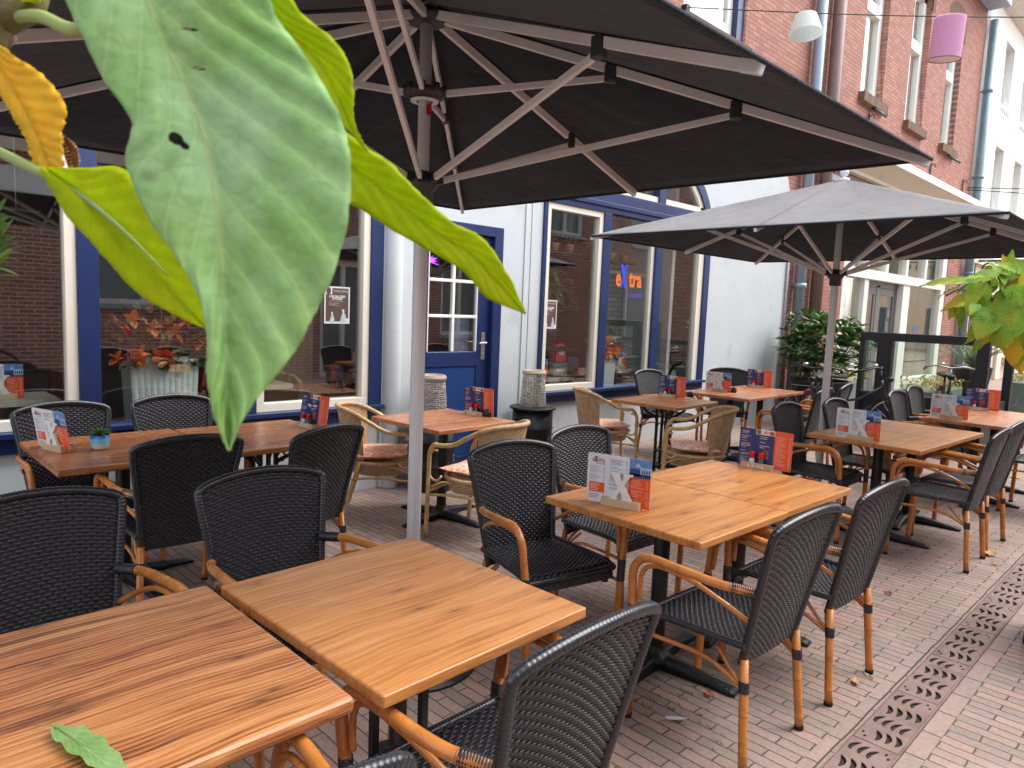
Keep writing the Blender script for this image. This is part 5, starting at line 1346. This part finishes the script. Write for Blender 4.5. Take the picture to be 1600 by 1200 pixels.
b = MB(); b.box(-.004,.004,2.16,3.10,.68,1.355); b.build('pane', [GLASS_CLEAR], t); b = MB(); b.box(-.004,.004,3.28,3.44,.68,1.355); b.build('pane', [GLASS_CLEAR], t)
b = MB(); b.box(.06,1.4,2.04,2.12,1.36,1.45); b.box(1.3,1.4,2.03,2.13,0,1.36); b.box(.06,1.3,2.06,2.10,.05,.62); b.build('side_frame', [BLKW], t, bevel=.006)
t = thing('glass_screen', 'farther low wind screen with a grey rail seen at the right edge', 'screen', (14.0,0,0))
b = MB(); b.box(-.05,.05,-.2,2.6,.93,1.02); b.box(-.05,.05,2.5,2.6,0,.93); b.box(-.05,.05,.4,.5,0,.93); b.box(-.02,.02,.5,2.5,.0,.12); b.build('frame', [M('grey_rail', srgb(92,102,112), .4)], t); b = MB(); b.box(-.004,.004,.5,2.5,.12,.93); b.build('pane', [GLASS_CLEAR], t)
# planters beyond screen
GROUNDC = leafmat('planter_groundcover', [srgb(96,120,52), srgb(180,176,96), srgb(200,120,80)], .2)
for x, y, lx, lab in ((12.2,3.2,1.5,'grey green planter trough of yellow green plants behind the screen glass'),(16.2,2.6,1.8,'long planter of yellow green plants at the far right'),(12.0,4.5,1.2,'dark trough of green plants against the shop wall')):
    t = thing('planter_trough', lab, 'planter', (x,y,0)); b = MB(); b.box(-lx/2,lx/2,-.25,.25,0,.62); b.build('box', [M('trough_grey', srgb(126,134,128), .6)], t, bevel=.01)
    b = MB(); rnd = random.Random(int(x*10))
    for i in range(420): leaflet(b, (rnd.uniform(-lx/2,lx/2), rnd.uniform(-.26,.26), .62+rnd.uniform(0,.14)), (rnd.uniform(-1,1),rnd.uniform(-1,1),rnd.uniform(-.2,1)), rnd.uniform(.04,.09), .03, 0, rnd)
    b.build('foliage', [GROUNDC], t)
PALM = leafmat('palm_leaf', [srgb(70,104,66), srgb(140,160,110)], .3)
def palm(x, y, label, h0, L, seed, potm):
    t = thing('potted_palm', label, 'palm', (x,y,0)); rnd = random.Random(seed)
    b = MB(); b.lathe([(.24,0.45),(.30,h0-.03),(.31,h0),(.27,h0),(.26,h0-.05),(0,h0-.05)], (0,0,0), 24); b.lathe([(.2,0),(.2,.45)], (0,0,0), 16); b.build('pot', [potm], t)
    b = MB()
    for i in range(26):
        a = rnd.uniform(0,6.28); el = rnd.uniform(.75,1.45); l = L*rnd.uniform(.7,1.1); P = []
        for k in range(9): f = k/8; P.append(Vector((cos(a)*cos(el)*l*f*(1+.3*f), sin(a)*cos(el)*l*f*(1+.3*f), h0-.03+sin(el)*l*f-.25*l*f*f)))
        b.tube(P, .006, 4)
        for k in range(2, 9):
            for sg in (-1, 1):
                for q in (0, .5):
                    p = P[k-1].lerp(P[k], q); d = (P[k]-P[k-1]).normalized(); s_ = d.cross(Vector((0,0,1))).normalized(); leaflet(b, p, d*.9+s_*sg*.8, .16*L*(1.3-k/10), .014, 0, rnd)
    b.build('fronds', [PALM], t)
palm(14.3,3.15,'feathery palm in a black pot behind the glass screen',.90,.85,2,BLACKM)
def bike(x, y, rz, col, label, basket=False, bar=None):
    t = thing('bicycle', label, 'bicycle', (x,y,0), rz); FR = M('bike_frame', col, .3, coat=.4, var=.05); CH = M('chrome', srgb(190,190,192), .2, metal=.9, var=0)
    for wx, nm in ((-.53,'wheel'),(.53,'wheel')):
        b = MB(); b.tube([(wx+.335*cos(2*pi*k/40),0,.345+.335*sin(2*pi*k/40)) for k in range(40)], .018, 8, closed=True); wl = b.build('wheel', [RUBBER], t)
        b = MB(); b.tube([(wx+.312*cos(2*pi*k/40),0,.345+.312*sin(2*pi*k/40)) for k in range(40)], .010, 6, closed=True)
        for k in range(18): a = 2*pi*k/18; b.tube([(wx,.02*(-1)**k,.345),(wx+.31*cos(a),0,.345+.31*sin(a))], .0012, 4)
        b.lathe([(.02,-.03),(.02,.03)], (0,0,0), 10) if 0 else None
        b.build('rim', [CH], wl)
        b = MB(); b.grid(lambda u, v: (wx+.365*cos(2.5-(2.2)*u) , (v-.5)*.05, .345+.365*sin(2.5-2.2*u)), 16, 2); b.build('mudguard', [RUBBER], t, solid=.002)
    b = MB(); bb = (-.08,0,.29); hd = (.36,0,.80); st = (-.22,0,.74)
    for P in ([bb,st,(-.25,0,.86)],[(.34,0,.88),hd,(.41,0,.62),(.53,0,.345)],[hd,(.1,0,.62),(-.17,0,.56)],[(.40,0,.66),bb],[(-.53,0,.345),bb],[(-.53,0,.345),st]): b.tube(P, .016, 8)
    b.build('frame', [FR], t)
    b = MB(); b.tube([(.34,0,.86),(.32,0,1.0)], .013, 8); b.tube(bez([(.10,.29,.98),(.20,.28,1.01),(.30,.16,1.04),(.32,0,1.02),(.30,-.16,1.04),(.20,-.28,1.01),(.10,-.29,.98)],5), .011, 8); hb = b.build('handlebar', [bar or CH], t)
    b = MB(); b.tube([(.07,.292,.975),(.19,.282,1.008)], .017, 8); b.tube([(.07,-.292,.975),(.19,-.282,1.008)], .017, 8); b.build('grip', [RUBBER], hb)
    b = MB(); b.lathe([(.0,.0),(.028,.004),(.034,.018),(.024,.034),(0,.04)], (.27,-.10,1.045), 14); b.build('bell', [CH], hb)
    b = MB(); b.lathe([(0,0),(.03,.01),(.042,.03),(.042,.06),(0,.07)], (.43,0,.86), 14); b.build('headlight', [BLACKM], t)
    b = MB()
    def sd(u, v): a = (v*2-1); l = -.37+.30*u; w_ = .085*(1-u)**.8+.016; return (l, a*w_, .875+.028*(1-a*a)-.01*u+.02*(1-u)**2)
    b.grid(sd, 12, 8); b.build('saddle', [RUBBER], t, solid=.02)
    b = MB(); b.box(-.72,-.30,-.06,.06,.72,.73); b.tube([(-.70,.05,.72),(-.53,.02,.345)], .006, 5); b.tube([(-.70,-.05,.72),(-.53,-.02,.345)], .006, 5); b.build('rack', [BLACKM], t)
    b = MB(); b.lathe([(.09,-.004),(.09,.004)], (0,0,0), 20); 
    for v in b.v: v.x, v.y, v.z = v.x-.08, v.z-.05, v.y+.29
    b.tube([(-.08,-.06,.29),(-.0,-.07,.14)], .008, 6); b.box(-.04,.04,-.14,-.07,.13,.15); b.build('crank', [CH], t)
    if basket:
        b = MB(); b.box(-.66,-.34,-.16,-.07,.42,.70); b.box(-.66,-.34,.07,.16,.42,.70); b.build('pannier', [M('pannier_red', srgb(120,26,34), .7)], t, bevel=.02)
    return t
bike(8.75,3.55,radians(196),srgb(24,24,28),'black city bicycle parked behind the far tables, handlebars towards us',True,BLACKM)
bike(9.35,3.35,radians(-80),srgb(30,32,36),'dark bicycle with red bags parked in front of the black screen',False,BLACKM)
bike(11.2,2.75,radians(200),srgb(60,64,68),'grey bicycle seen through the screen glass with a round bell')
bike(1.35,-2.35,radians(4),srgb(150,36,32),'red bicycle leaning by the opposite brick wall, mirrored in the left window')

# ================================================================== cable with hanging lamp shades
cA, cB = Vector((7.72,5.05,5.27)), Vector((10.9,-2.55,4.5))
t = thing('overhead_cable', 'thin dark cable strung across the street with two lamp shades', 'cable'); P = []
for k in range(31): f = k/30; p = cA.lerp(cB, f); p.z -= .34*sin(pi*f)*.55; P.append(p)
b = MB(); b.tube(P, .006, 5); b.build('wire', [BLACKM], t)
b = MB(); b.box(7.68,7.76,5.03,5.10,5.2,5.3); b.build('hook', [IRON], t)
def on_cable(y):
    for k in range(30):
        if (P[k].y-y)*(P[k+1].y-y) <= 0: f = (P[k].y-y)/(P[k].y-P[k+1].y); return P[k].lerp(P[k+1], f)
PINK = M('pink_shade_fabric', srgb(246,196,232), .8, var=.03, trans=.45); SHW = M('white_shade_fabric', srgb(232,238,236), .8, var=.02, trans=.4); INNER = M('shade_inner', srgb(236,214,206), .8, var=.03)
t = thing('lamp_shade', 'pink cylindrical lamp shade hanging from the overhead cable', 'lamp shade', on_cable(2.50)-Vector((0,0,.44)))
b = MB(); b.lathe([(.155,0),(.15,.42)], (0,0,0), 32, cap=False); s_ = b.build('shade', [PINK], t); b = MB(); b.lathe([(.152,.004),(.147,.416)], (0,0,0), 32, cap=False); b.build('lining', [INNER], s_)
b = MB(); b.tube([(.153*cos(2*pi*k/32), .153*sin(2*pi*k/32), .002) for k in range(32)], .004, 5, closed=True); b.tube([(-.148,0,.41),(.148,0,.41)], .003, 4); b.tube([(0,-.148,.41),(0,.148,.41)], .003, 4); b.tube([(0,0,.41),(0,0,.45)], .006, 5); b.build('wire_ring', [IRON], t); t.rotation_euler = (radians(4), radians(-3), 0)
t = thing('lamp_shade', 'white conical lamp shade hanging from the overhead cable near the pipes', 'lamp shade', on_cable(3.80)-Vector((0,0,.23)))
b = MB(); b.lathe([(.185,0),(.12,.21)], (0,0,0), 32, cap=False); s_ = b.build('shade', [SHW], t); b = MB(); b.lathe([(.182,.003),(.117,.207)], (0,0,0), 32, cap=False); b.build('lining', [SHW], s_); b = MB(); b.tube([(-.115,0,.205),(.115,0,.205)], .003, 4); b.tube([(0,0,.205),(0,0,.23)], .006, 5); b.build('wire_ring', [IRON], t); t.rotation_euler = (radians(-5), radians(6), 0)
t = thing('overhead_cable', 'farther pair of thin cables with small bulbs from the iron anchor', 'cable'); b = MB(); b.tube([(20.3,5.0,4.95),(24,1,5.0),(30,-2.6,5.6)], .01, 4); b.tube([(20.3,5.0,4.9),(24,.8,4.7),(30,-2.6,5.1)], .01, 4); b.build('wire', [BLACKM], t)
for k, (x, y, z) in enumerate(((21.6,3.6,4.96),(22.0,3.1,4.80))): b = MB(); b.lathe([(0,-.1),(.04,-.08),(.05,-.04),(.03,.0),(0,.01)], (x,y,z), 10, cap=False); b.build('bulb', [IRON], t)

# ================================================================== right hand brugmansia tree in a tall black planter
BRUG = bpy.data.materials.new('brugmansia_leaf'); BRUG.use_nodes = True
def big_leaf_mat(m, base, lo, vein, yel, yamount, trans, vein_w=.55, spots=0, bs=.5, cuts=()):
    """UV: x along midrib, y across (-1..1 mapped 0..1)"""
    g = NT(m); b = g.n['Principled BSDF']; uv = g.node('ShaderNodeUVMap'); uv.uv_map = 'UVMap'
    sp = g.node('ShaderNodeSeparateXYZ'); g.link(uv.outputs[0], sp.inputs[0]); U, V = sp.outputs['X'], sp.outputs['Y']
    A = g.math('ABSOLUTE', g.math('MULTIPLY_ADD', V, 2.0)); A.node.inputs[0].default_value = 0
    mm = g.n.new('ShaderNodeMath'); mm.operation = 'MULTIPLY_ADD'; g.link(V, mm.inputs[0]); mm.inputs[1].default_value = 2; mm.inputs[2].default_value = -1
    A = g.math('ABSOLUTE', mm.outputs[0])
    ph = g.math('SUBTRACT', g.math('MULTIPLY', U, 11.0), g.math('MULTIPLY', g.math('POWER', A, .8), 2.6))
    fr = g.math('ABSOLUTE', g.math('SUBTRACT', g.math('FRACT', ph), .5))
    side = g.ramp(fr, [(.02, (1,1,1)), (.075, (0,0,0))]); mid = g.ramp(A, [(.012, (1,1,1)), (.038, (0,0,0))])
    vn = g.math('MAXIMUM', g.math('MULTIPLY', side, .55), mid)
    co = g.coords('Object', rnd=True); n1 = g.noise(co, 14, 5, .65); n2 = g.noise(co, 70, 4, .65); n3 = g.noise(co, 6, 3, .6)
    c = g.ramp(n1, [(.3, lo), (.7, base)])
    c = g.mix(.22, c, g.ramp(n2, [(.3, (.4,.4,.4)), (.7, (1.3,1.3,1.3))]), 'MULTIPLY')
    if yamount: c = g.mix(g.math('MULTIPLY', g.ramp(g.math('ADD', g.math('MULTIPLY', n3, .8), g.math('MULTIPLY', U, .25)), [(.48, (0,0,0)), (.66, (1,1,1))]), yamount), c, yel)
    c = g.mix(g.math('MULTIPLY', vn, vein_w), c, vein)
    if spots:
        vs_ = g.node('ShaderNodeTexVoronoi', Scale=46.0); g.link(co, vs_.inputs['Vector']); se_ = g.node('ShaderNodeSeparateColor'); g.link(vs_.outputs['Color'], se_.inputs[0])
        sp_ = g.math('MULTIPLY', g.ramp(vs_.outputs['Distance'], [(.12, (1,1,1)), (.3, (0,0,0))]), g.math('GREATER_THAN', se_.outputs[0], 1-spots))
        c = g.mix(g.math('MULTIPLY', sp_, .8), c, srgb(104,98,50))
    g.link(c, b.inputs['Base Color']); b.inputs['Roughness'].default_value = .62; b.inputs['Specular IOR Level'].default_value = .22
    vo = g.node('ShaderNodeTexVoronoi', Scale=90.0); vo.feature = 'DISTANCE_TO_EDGE'; g.link(co, vo.inputs['Vector'])
    h = g.math('ADD', g.math('MULTIPLY', fr, 1.4), g.math('MULTIPLY', vo.outputs['Distance'], .9)); h = g.math('ADD', h, g.math('MULTIPLY', n2, .35))
    bp = g.node('ShaderNodeBump', Strength=bs, Distance=.0020); g.link(h, bp.inputs['Height']); g.link(bp.outputs[0], b.inputs['Normal'])
    tr = g.node('ShaderNodeBsdfTranslucent'); g.link(c, tr.inputs['Color']); g.link(bp.outputs[0], tr.inputs['Normal']); mx = g.node('ShaderNodeMixShader', Fac=trans)
    g.link(b.outputs[0], mx.inputs[1]); g.link(tr.outputs[0], mx.inputs[2]); g.link(mx.outputs[0], g.n['Material Output'].inputs[0])
    if cuts:
        al = None
        for (cu_, cv_, ru, rv) in cuts:
            du = g.math('DIVIDE', g.math('SUBTRACT', U, cu_), ru); dv = g.math('DIVIDE', g.math('SUBTRACT', V, cv_), rv)
            d_ = g.math('ADD', g.math('ADD', g.math('MULTIPLY', du, du), g.math('MULTIPLY', dv, dv)), g.math('MULTIPLY', g.math('SUBTRACT', g.noise(co, 160, 3, .6), .5), 2.2))
            m_ = g.math('LESS_THAN', d_, 1.0); al = m_ if al is None else g.math('MAXIMUM', al, m_)
        tp = g.node('ShaderNodeBsdfTransparent'); m2 = g.node('ShaderNodeMixShader'); g.link(al, m2.inputs[0]); g.link(mx.outputs[0], m2.inputs[1]); g.link(tp.outputs[0], m2.inputs[2]); g.link(m2.outputs[0], g.n['Material Output'].inputs[0])
big_leaf_mat(BRUG, srgb(158,196,72), srgb(100,150,56), srgb(176,190,110), srgb(206,186,50), .45, .35)
BRUGY = bpy.data.materials.new('brugmansia_yellowing'); BRUGY.use_nodes = True
big_leaf_mat(BRUGY, srgb(186,190,60), srgb(130,160,50), srgb(200,200,110), srgb(226,176,50), .9, .45)
def free_leaf(mats, mi, origin, d, n, L, W, rnd, name='leaf', parent=None, droop=.5, nu=14, nv=8):
    """single UV mapped leaf; d = direction, n = upward normal"""
    d = Vector(d).normalized(); n = Vector(n); n = (n-d*n.dot(d)).normalized(); s = d.cross(n)
    vs = []; uvs = []
    ph = rnd.uniform(0,6)
    for i in range(nu+1):
        u = i/nu; w_ = W/2*max(0, (sin(pi*u**.75))**.75)*(1-.25*u) if 0 < i < nu else .0008
        th = droop*u*1.2; ax = d*L*(sin(th)/max(th,1e-3))*u - n*L*u*(1-cos(th))/max(th,1e-3)*1.0
        nn = n*cos(th)+d*sin(th)
        for j in range(nv+1):
            v = j/nv; a = v*2-1; lift = abs(a)**1.4*w_*.28+.006*sin(u*30+a*2+ph)*abs(a)
            vs.append(Vector(origin)+ax+s*a*w_+nn*lift); uvs.append((u, v))
    fs = [(i*(nv+1)+j, (i+1)*(nv+1)+j, (i+1)*(nv+1)+j+1, i*(nv+1)+j+1) for i in range(nu) for j in range(nv)]
    return leaf_obj(vs, fs, uvs, [mats[mi]], name, parent)
def leaf_obj(vs, fs, uvs, mats, name, parent, thick=.0004):
    me = bpy.data.meshes.new(name); me.from_pydata([tuple(p) for p in vs], [], fs); 
    for m in mats: me.materials.append(m)
    ul = me.uv_layers.new(name='UVMap')
    for l in me.loops: ul.data[l.index].uv = uvs[l.vertex_index]
    me.polygons.foreach_set('use_smooth', [True]*len(me.polygons)); me.update()
    o = bpy.data.objects.new(name, me); COL.objects.link(o); o.parent = parent
    return o
tr = thing('angels_trumpet_tree', 'yellow green leafy angel trumpet tree in a black planter at the right edge', 'tree', (4.42,.40,0))
b = MB(); b.add([(-.13,-.2,0),(.2,-.2,0),(.2,.2,0),(-.13,.2,0),(-.13,-.2,.72),(.2,-.2,.72),(.2,.2,.72),(-.13,.2,.72)], [(0,3,2,1),(4,5,6,7),(0,1,5,4),(1,2,6,5),(2,3,7,6),(3,0,4,7)]); b.build('planter', [BLACKM], tr, bevel=.01)
R_ = Matrix(((CR.x,CR.y,CR.z),(CD.x,CD.y,CD.z),(CF.x,CF.y,CF.z))).transposed()
def at_px(px, py, dist):
    """a point in the scene at distance dist (m, along the view axis) behind a pixel of the photo; used once to fix coordinates of things"""
    return R_ @ Vector(((px-800)/F_PX, (py-600)/F_PX, 1))*dist + Vector((0,0,CAM_H))
O4 = Vector((4.42,.40,0))
def P4(px, py, d): return at_px(px, py, d)-O4
D4 = 3.75
b = MB()
br = [Vector((.05,0,.7)), Vector((.06,.0,1.05)), P4(1640,575,D4), P4(1590,555,D4), P4(1575,547,D4)]
b.tube(bez(br[:4], 5), [.022]*16, 8)
lead = bez([P4(1572,548,D4), P4(1562,510,D4), P4(1548,470,D4), P4(1545,440,D4-.05)], 5); b.tube(lead, .010, 7); b.tube(bez([P4(1590,556,D4), P4(1572,548,D4)],3), .018, 7)
b.tube(bez([P4(1545,460,D4), P4(1520,440,D4), P4(1496,452,D4-.1), P4(1478,462,D4-.1)], 4), .006, 6); b.tube(bez([P4(1548,470,D4), P4(1580,440,D4), P4(1610,425,D4)], 4), .007, 6)
b.tube(bez([P4(1600,560,D4), P4(1650,500,D4+.1), P4(1700,440,D4)], 4), .010, 6); b.tube(bez([P4(1650,500,D4+.1), P4(1640,450,D4), P4(1625,405,D4)], 4), .007, 6)
b.build('trunk', [BARK], tr)
rnd = random.Random(14)
# (base px, tip px, width px, material)
LV = [((1545,455),(1478,470),22,0),((1496,450),(1462,460),16,0),((1520,440),(1455,432),16,0),((1550,435),(1488,428),20,0),((1560,425),(1505,440),24,0),((1500,462),(1486,498),20,1),((1512,465),(1470,480),22,1),((1520,468),(1518,495),18,0),
 ((1548,470),(1520,492),36,0),((1552,482),(1532,520),44,0),((1540,462),(1545,425),32,0),((1556,475),(1596,440),28,1),((1556,480),(1592,468),40,1),((1560,500),(1600,555),52,1),((1572,500),(1612,520),60,0),((1562,508),(1570,548),36,0),((1590,455),(1560,500),44,0),((1600,470),(1570,525),56,0),
 ((1580,430),(1540,412),24,0),((1590,425),(1560,405),22,0),((1600,430),(1585,400),24,0),((1565,430),(1600,416),20,0),((1545,500),(1512,520),22,0),((1550,515),(1520,545),18,0),((1560,440),(1600,490),40,1),((1570,445),(1552,400),20,0),((1535,440),(1510,475),26,0),((1600,500),(1596,580),60,1),((1610,450),(1580,480),50,0)]
LV += [((a[0]+rnd.uniform(-8,30),a[1]+rnd.uniform(-16,14)),(c_[0]+rnd.uniform(-4,34),c_[1]+rnd.uniform(-18,16)),w_*.85,1-m_ if rnd.random() < .3 else m_) for a, c_, w_, m_ in LV[5:]]
LV += [((px_, py_), (px_+rnd.uniform(-55,70), py_+rnd.uniform(-25,60)), rnd.uniform(26,46), rnd.random() < .3 and 1 or 0) for px_, py_ in [(rnd.uniform(1605,1730), rnd.uniform(395,540)) for _ in range(34)]]
for (p0, p1, wd, mi) in LV:
    dd = D4+rnd.uniform(-.22,.22); a = P4(p0[0], p0[1], dd); c_ = P4(p1[0], p1[1], dd+rnd.uniform(-.08,.08)); L = (c_-a).length*1.08
    n = Vector((-CF.x,-CF.y,-CF.z))*.7+Vector((rnd.uniform(-.5,.5),rnd.uniform(-.5,.5),.8))
    free_leaf([BRUG, BRUGY], mi, a, c_-a, n, L, wd/F_PX*dd*1.1, rnd, 'leaf', tr, .45, 10, 6)

# ================================================================== foreground plant, a few decimetres from the lens
NEARG = bpy.data.materials.new('near_leaf_green'); NEARG.use_nodes = True
big_leaf_mat(NEARG, srgb(174,212,160), srgb(132,182,98), srgb(196,214,140), srgb(140,172,50), .45, .22, .5, .10, .5, ((.372,.30,.010,.055),(.380,.35,.006,.03),(.20,.62,.003,.03),(.262,.575,.003,.025)))
NEARY = bpy.data.materials.new('near_leaf_backlit'); NEARY.use_nodes = True
big_leaf_mat(NEARY, srgb(212,228,20), srgb(190,216,24), srgb(150,176,30), srgb(200,200,30), .3, .62, .3, 0, .16)
NEARO = bpy.data.materials.new('near_leaf_withered'); NEARO.use_nodes = True
big_leaf_mat(NEARO, srgb(252,222,74), srgb(240,188,44), srgb(240,206,90), srgb(246,206,70), .5, .45, .4, .12, .3)
fg = thing('angels_trumpet_plant', 'close hanging branch of large green and yellow leaves at the upper left', 'plant', (-.22,.42,0))
OF = Vector((-.22,.42,0))
def PF(px, py, d): return at_px(px, py, d)-OF
def outline_leaf(rows, depth, mats, hole=None, rag=1.2, bulge=.012, nv=16, name='leaf', twist=0.0, ripple=.0010, label=None, cup=1):
    """rows: (left px, left py, mid px, mid py, right px, right py) from base to tip, resampled smoothly; depth(u) metres"""
    n = len(rows); nu = (n-1)*10
    def samp(k, u):
        x = u*(n-1); i = min(n-2, int(x)); t = x-i
        p0 = rows[max(0,i-1)][k]; p1 = rows[i][k]; p2 = rows[i+1][k]; p3 = rows[min(n-1,i+2)][k]
        return .5*((2*p1)+(p2-p0)*t+(2*p0-5*p1+4*p2-p3)*t*t+(3*p1-p0-3*p2+p3)*t**3)
    vs = []; uvs = []; rnd = random.Random(n*7+int(rows[0][0]))
    for i in range(nu+1):
        u = i/nu; l = (samp(0,u), samp(1,u)); m_ = (samp(2,u), samp(3,u)); r = (samp(4,u), samp(5,u)); d = depth(u)
        for j in range(nv+1):
            v = j/nv; a = v*2-1; f = abs(a); q = l if a < 0 else r
            px = m_[0]+(q[0]-m_[0])*f; py = m_[1]+(q[1]-m_[1])*f
            edge = 1.0+.0*f
            if f == 1: px += rag*(.6*noise.noise(Vector((i*.35, a*9, rows[0][0])))+rnd.uniform(-.25,.25))*1.6
            dd = d-cup*bulge*(f-f*f*.65)+twist*a+ripple*sin((u*11-f**.8*2.6)*2*pi)*f**.5*(1.2-f*.3)
            vs.append(PF(px, py, dd)); uvs.append((u, v))
    fs = [(i*(nv+1)+j, (i+1)*(nv+1)+j, (i+1)*(nv+1)+j+1, i*(nv+1)+j+1) for i in range(nu) for j in range(nv) if not (hole and any(((i+.5)/nu-h[0])**2/h[2]**2+((j+.5)/nv*2-1-h[1])**2/h[3]**2 < 1 for h in hole))]
    o = leaf_obj(vs, fs, uvs, mats, name, fg)
    md = o.modifiers.new('solid', 'SOLIDIFY'); md.thickness = .0005
    if label: o['label'] = label
    return o
# big pale green leaf
outline_leaf([(130,-190,190,-210,250,-200),(60,-90,215,-110,400,-110),(92,-20,225,-20,425,10),(128,55,252,55,468,75),(162,125,288,130,510,140),(205,190,318,210,540,205),(196,250,334,290,548,275),(228,335,343,375,542,350),(270,395,348,440,520,430),(306,455,351,500,487,500),(322,520,353,560,462,548),(322,580,354,610,425,595),(330,635,355,655,395,632),(344,676,357,688,372,672),(357,704,358,705,359,704)],
 lambda u: .40-.03*u, [NEARG], rag=2.0, bulge=.020, nv=34, label='large pale green drooping leaf')
# backlit leaf behind, upper right
outline_leaf([(330,-60,380,-70,430,-50),(345,-10,420,15,470,18),(385,20,462,60,520,60),(430,60,505,105,548,105),(480,120,528,150,553,150),(515,170,545,185,553,188),(545,205,556,212,563,212),(572,235,574,236,576,237)],
 lambda u: .44, [NEARY], ripple=.0003, rag=2.6, bulge=.006, nv=12, label='bright yellow green leaf behind the large one')
outline_leaf([(470,250,500,200,520,190),(500,300,540,250,565,225),(560,325,590,290,610,254),(610,358,640,330,655,300),(670,392,690,368,705,345),(725,425,735,395,752,370),(757,462,768,430,780,405),(785,477,795,458,800,440),(820,490,821,491,822,491)],
 lambda u: .46+.03*u, [NEARY], ripple=.0003, rag=2.6, bulge=.006, nv=12, label='long bright yellow green leaf reaching right past the pole')
outline_leaf([(60,262,72,262,90,262),(82,300,112,290,140,262),(102,335,150,325,190,262),(130,365,185,360,225,300),(165,405,225,405,275,370),(215,458,270,458,310,420),(262,486,300,490,330,460),(305,508,322,512,335,500)],
 lambda u: .47, [NEARY], ripple=.0003, rag=2.6, bulge=.008, nv=12, label='yellow green leaf low at the left behind the large one')
outline_leaf([(-60,60,-40,40,-20,50),(-30,120,0,100,20,86),(0,150,22,140,50,104),(18,180,42,175,82,132),(30,200,55,205,103,170),(42,222,66,232,98,205),(50,250,76,255,98,232),(68,268,84,270,100,262)],
 lambda u: .48, [NEARO], rag=4.5, bulge=.010, nv=12, ripple=.0008, label='withered orange yellow leaf')
outline_leaf([(96,215,100,212,104,216),(98,235,108,228,118,226),(104,255,116,248,124,246),(112,272,117,268,122,262)], lambda u: .485, [DRY], bulge=.008, nv=6, ripple=.005)
STEM = M('green_stem', srgb(134,156,84), .5, var=.15); STEMD = M('brown_node', srgb(108,104,62), .7, var=.3, vscale=80, bump=.4)
b = MB()
b.tube(bez([PF(-260,620,.55), PF(-200,300,.52), PF(-60,120,.50), PF(5,45,.49)], 6), [.010]*19, 8); b.build('trunk', [BARK], fg)
b = MB()
b.tube(bez([PF(5,30,.49), PF(60,25,.47), PF(125,45,.44), PF(200,-30,.41), PF(190,-200,.40)], 6), [.0042]*25, 8); b.tube(bez([PF(-70,200,.50), PF(0,238,.49), PF(60,268,.475), PF(110,292,.472), PF(190,358,.4665), PF(262,430,.466)], 6), [.0036]*12+[.0034-.00016*k for k in range(19)], 8)
b.build('stem', [STEM], fg)
b = MB(); b.tube([PF(-30,30,.49), PF(-5,28,.487), PF(20,18,.485), PF(45,8,.485), PF(60,-30,.485)], [.010,.013,.012,.011,.009], 10); b.tube(bez([PF(0,40,.485),PF(-15,75,.485)],3), .008, 8)
b.build('node', [STEMD], fg)
for (p0, p1, wd) in (((20,10),(35,-60),20),((30,5),(80,-40),16),((10,5),(-30,-50),18)): free_leaf([NEARG, NEARY], 1, PF(*p0,.48), PF(*p1,.47)-PF(*p0,.48), -CF, .05, .016, random.Random(3), 'leaf', fg)
b = MB(); b.tube([(0,0,.3),(-.06,.04,.8), PF(-260,620,.55)], .012, 8); b.lathe([(.14,0),(.18,.32),(.17,.32),(.15,.30),(0,.29)], (0,0,0), 24); b.build('pot', [TERRA], fg)
# fallen leaf on the nearest table
LP = [(45,1136),(120,1150),(208,1192)]
FL = bpy.data.materials.new('fallen_green_leaf'); FL.use_nodes = True
big_leaf_mat(FL, srgb(150,186,120), srgb(112,158,84), srgb(196,214,160), srgb(150,150,70), .15, .2)
r0 = random.Random(5)
def zpt(px, py, z): d = at_px(px, py, 1)-Vector((0,0,CAM_H)); return Vector((0,0,CAM_H))+d*((z-CAM_H)/d.z)
a_, c_ = zpt(84,1140,.755), zpt(214,1222,.756)
o = free_leaf([FL], 0, (0,0,0), (c_-a_), Vector((.15,-.5,1)), (c_-a_).length*1.05, .062, r0, 'fallen_leaf', None, .10)
o.location = a_+Vector((0,0,.006)); tag(o, 'curled green leaf lying on the striped table at the bottom left', 'leaf')
s0 = zpt(52,1134,.757)-o.location; b = MB(); b.tube(bez([s0, s0*.5+Vector((0,0,.002)), Vector((0,0,.001)), (c_-a_)*.4+Vector((0,0,.003))], 4), .0013, 6); b.build('stalk', [STEM], o)
# small sprig at the left edge
t = thing('oleander_shrub', 'light green narrow leaved shrub peeking in at the left edge', 'shrub', (-.75,2.15,0)); rnd = random.Random(8)
OL = leafmat('oleander_leaf', [srgb(110,160,70), srgb(160,200,120)], .3); O3 = Vector((-.75,2.15,0)); b = MB()
for i in range(46):
    p = at_px(rnd.uniform(-90,-8), rnd.uniform(340,440), 2.0+rnd.uniform(-.1,.1))-O3
    for q in range(4): leaflet(b, p, CR*rnd.uniform(-.3,1)+Vector((0,0,rnd.uniform(-.3,.8))), .075, .017, 0, rnd)
for (px, py, dx, dz) in ((-4,385,1,.6),(-6,392,1,.25),(-8,400,1,-.1),(-2,375,.6,1)): leaflet(b, at_px(px,py,2.0)-O3, CR*dx+Vector((0,0,dz)), .075, .018, 0, rnd)
b.build('foliage', [OL], t); b = MB(); b.tube(bez([(0,0,.3),(.1,-.05,1.0), at_px(-60,400,2.0)-O3],5), .012, 7); b.build('trunk', [BARK], t); b = MB(); b.lathe([(.16,0),(.2,.38),(.18,.38),(.17,.34),(0,.34)], (0,0,0), 22); b.build('pot', [BLACKM], t)
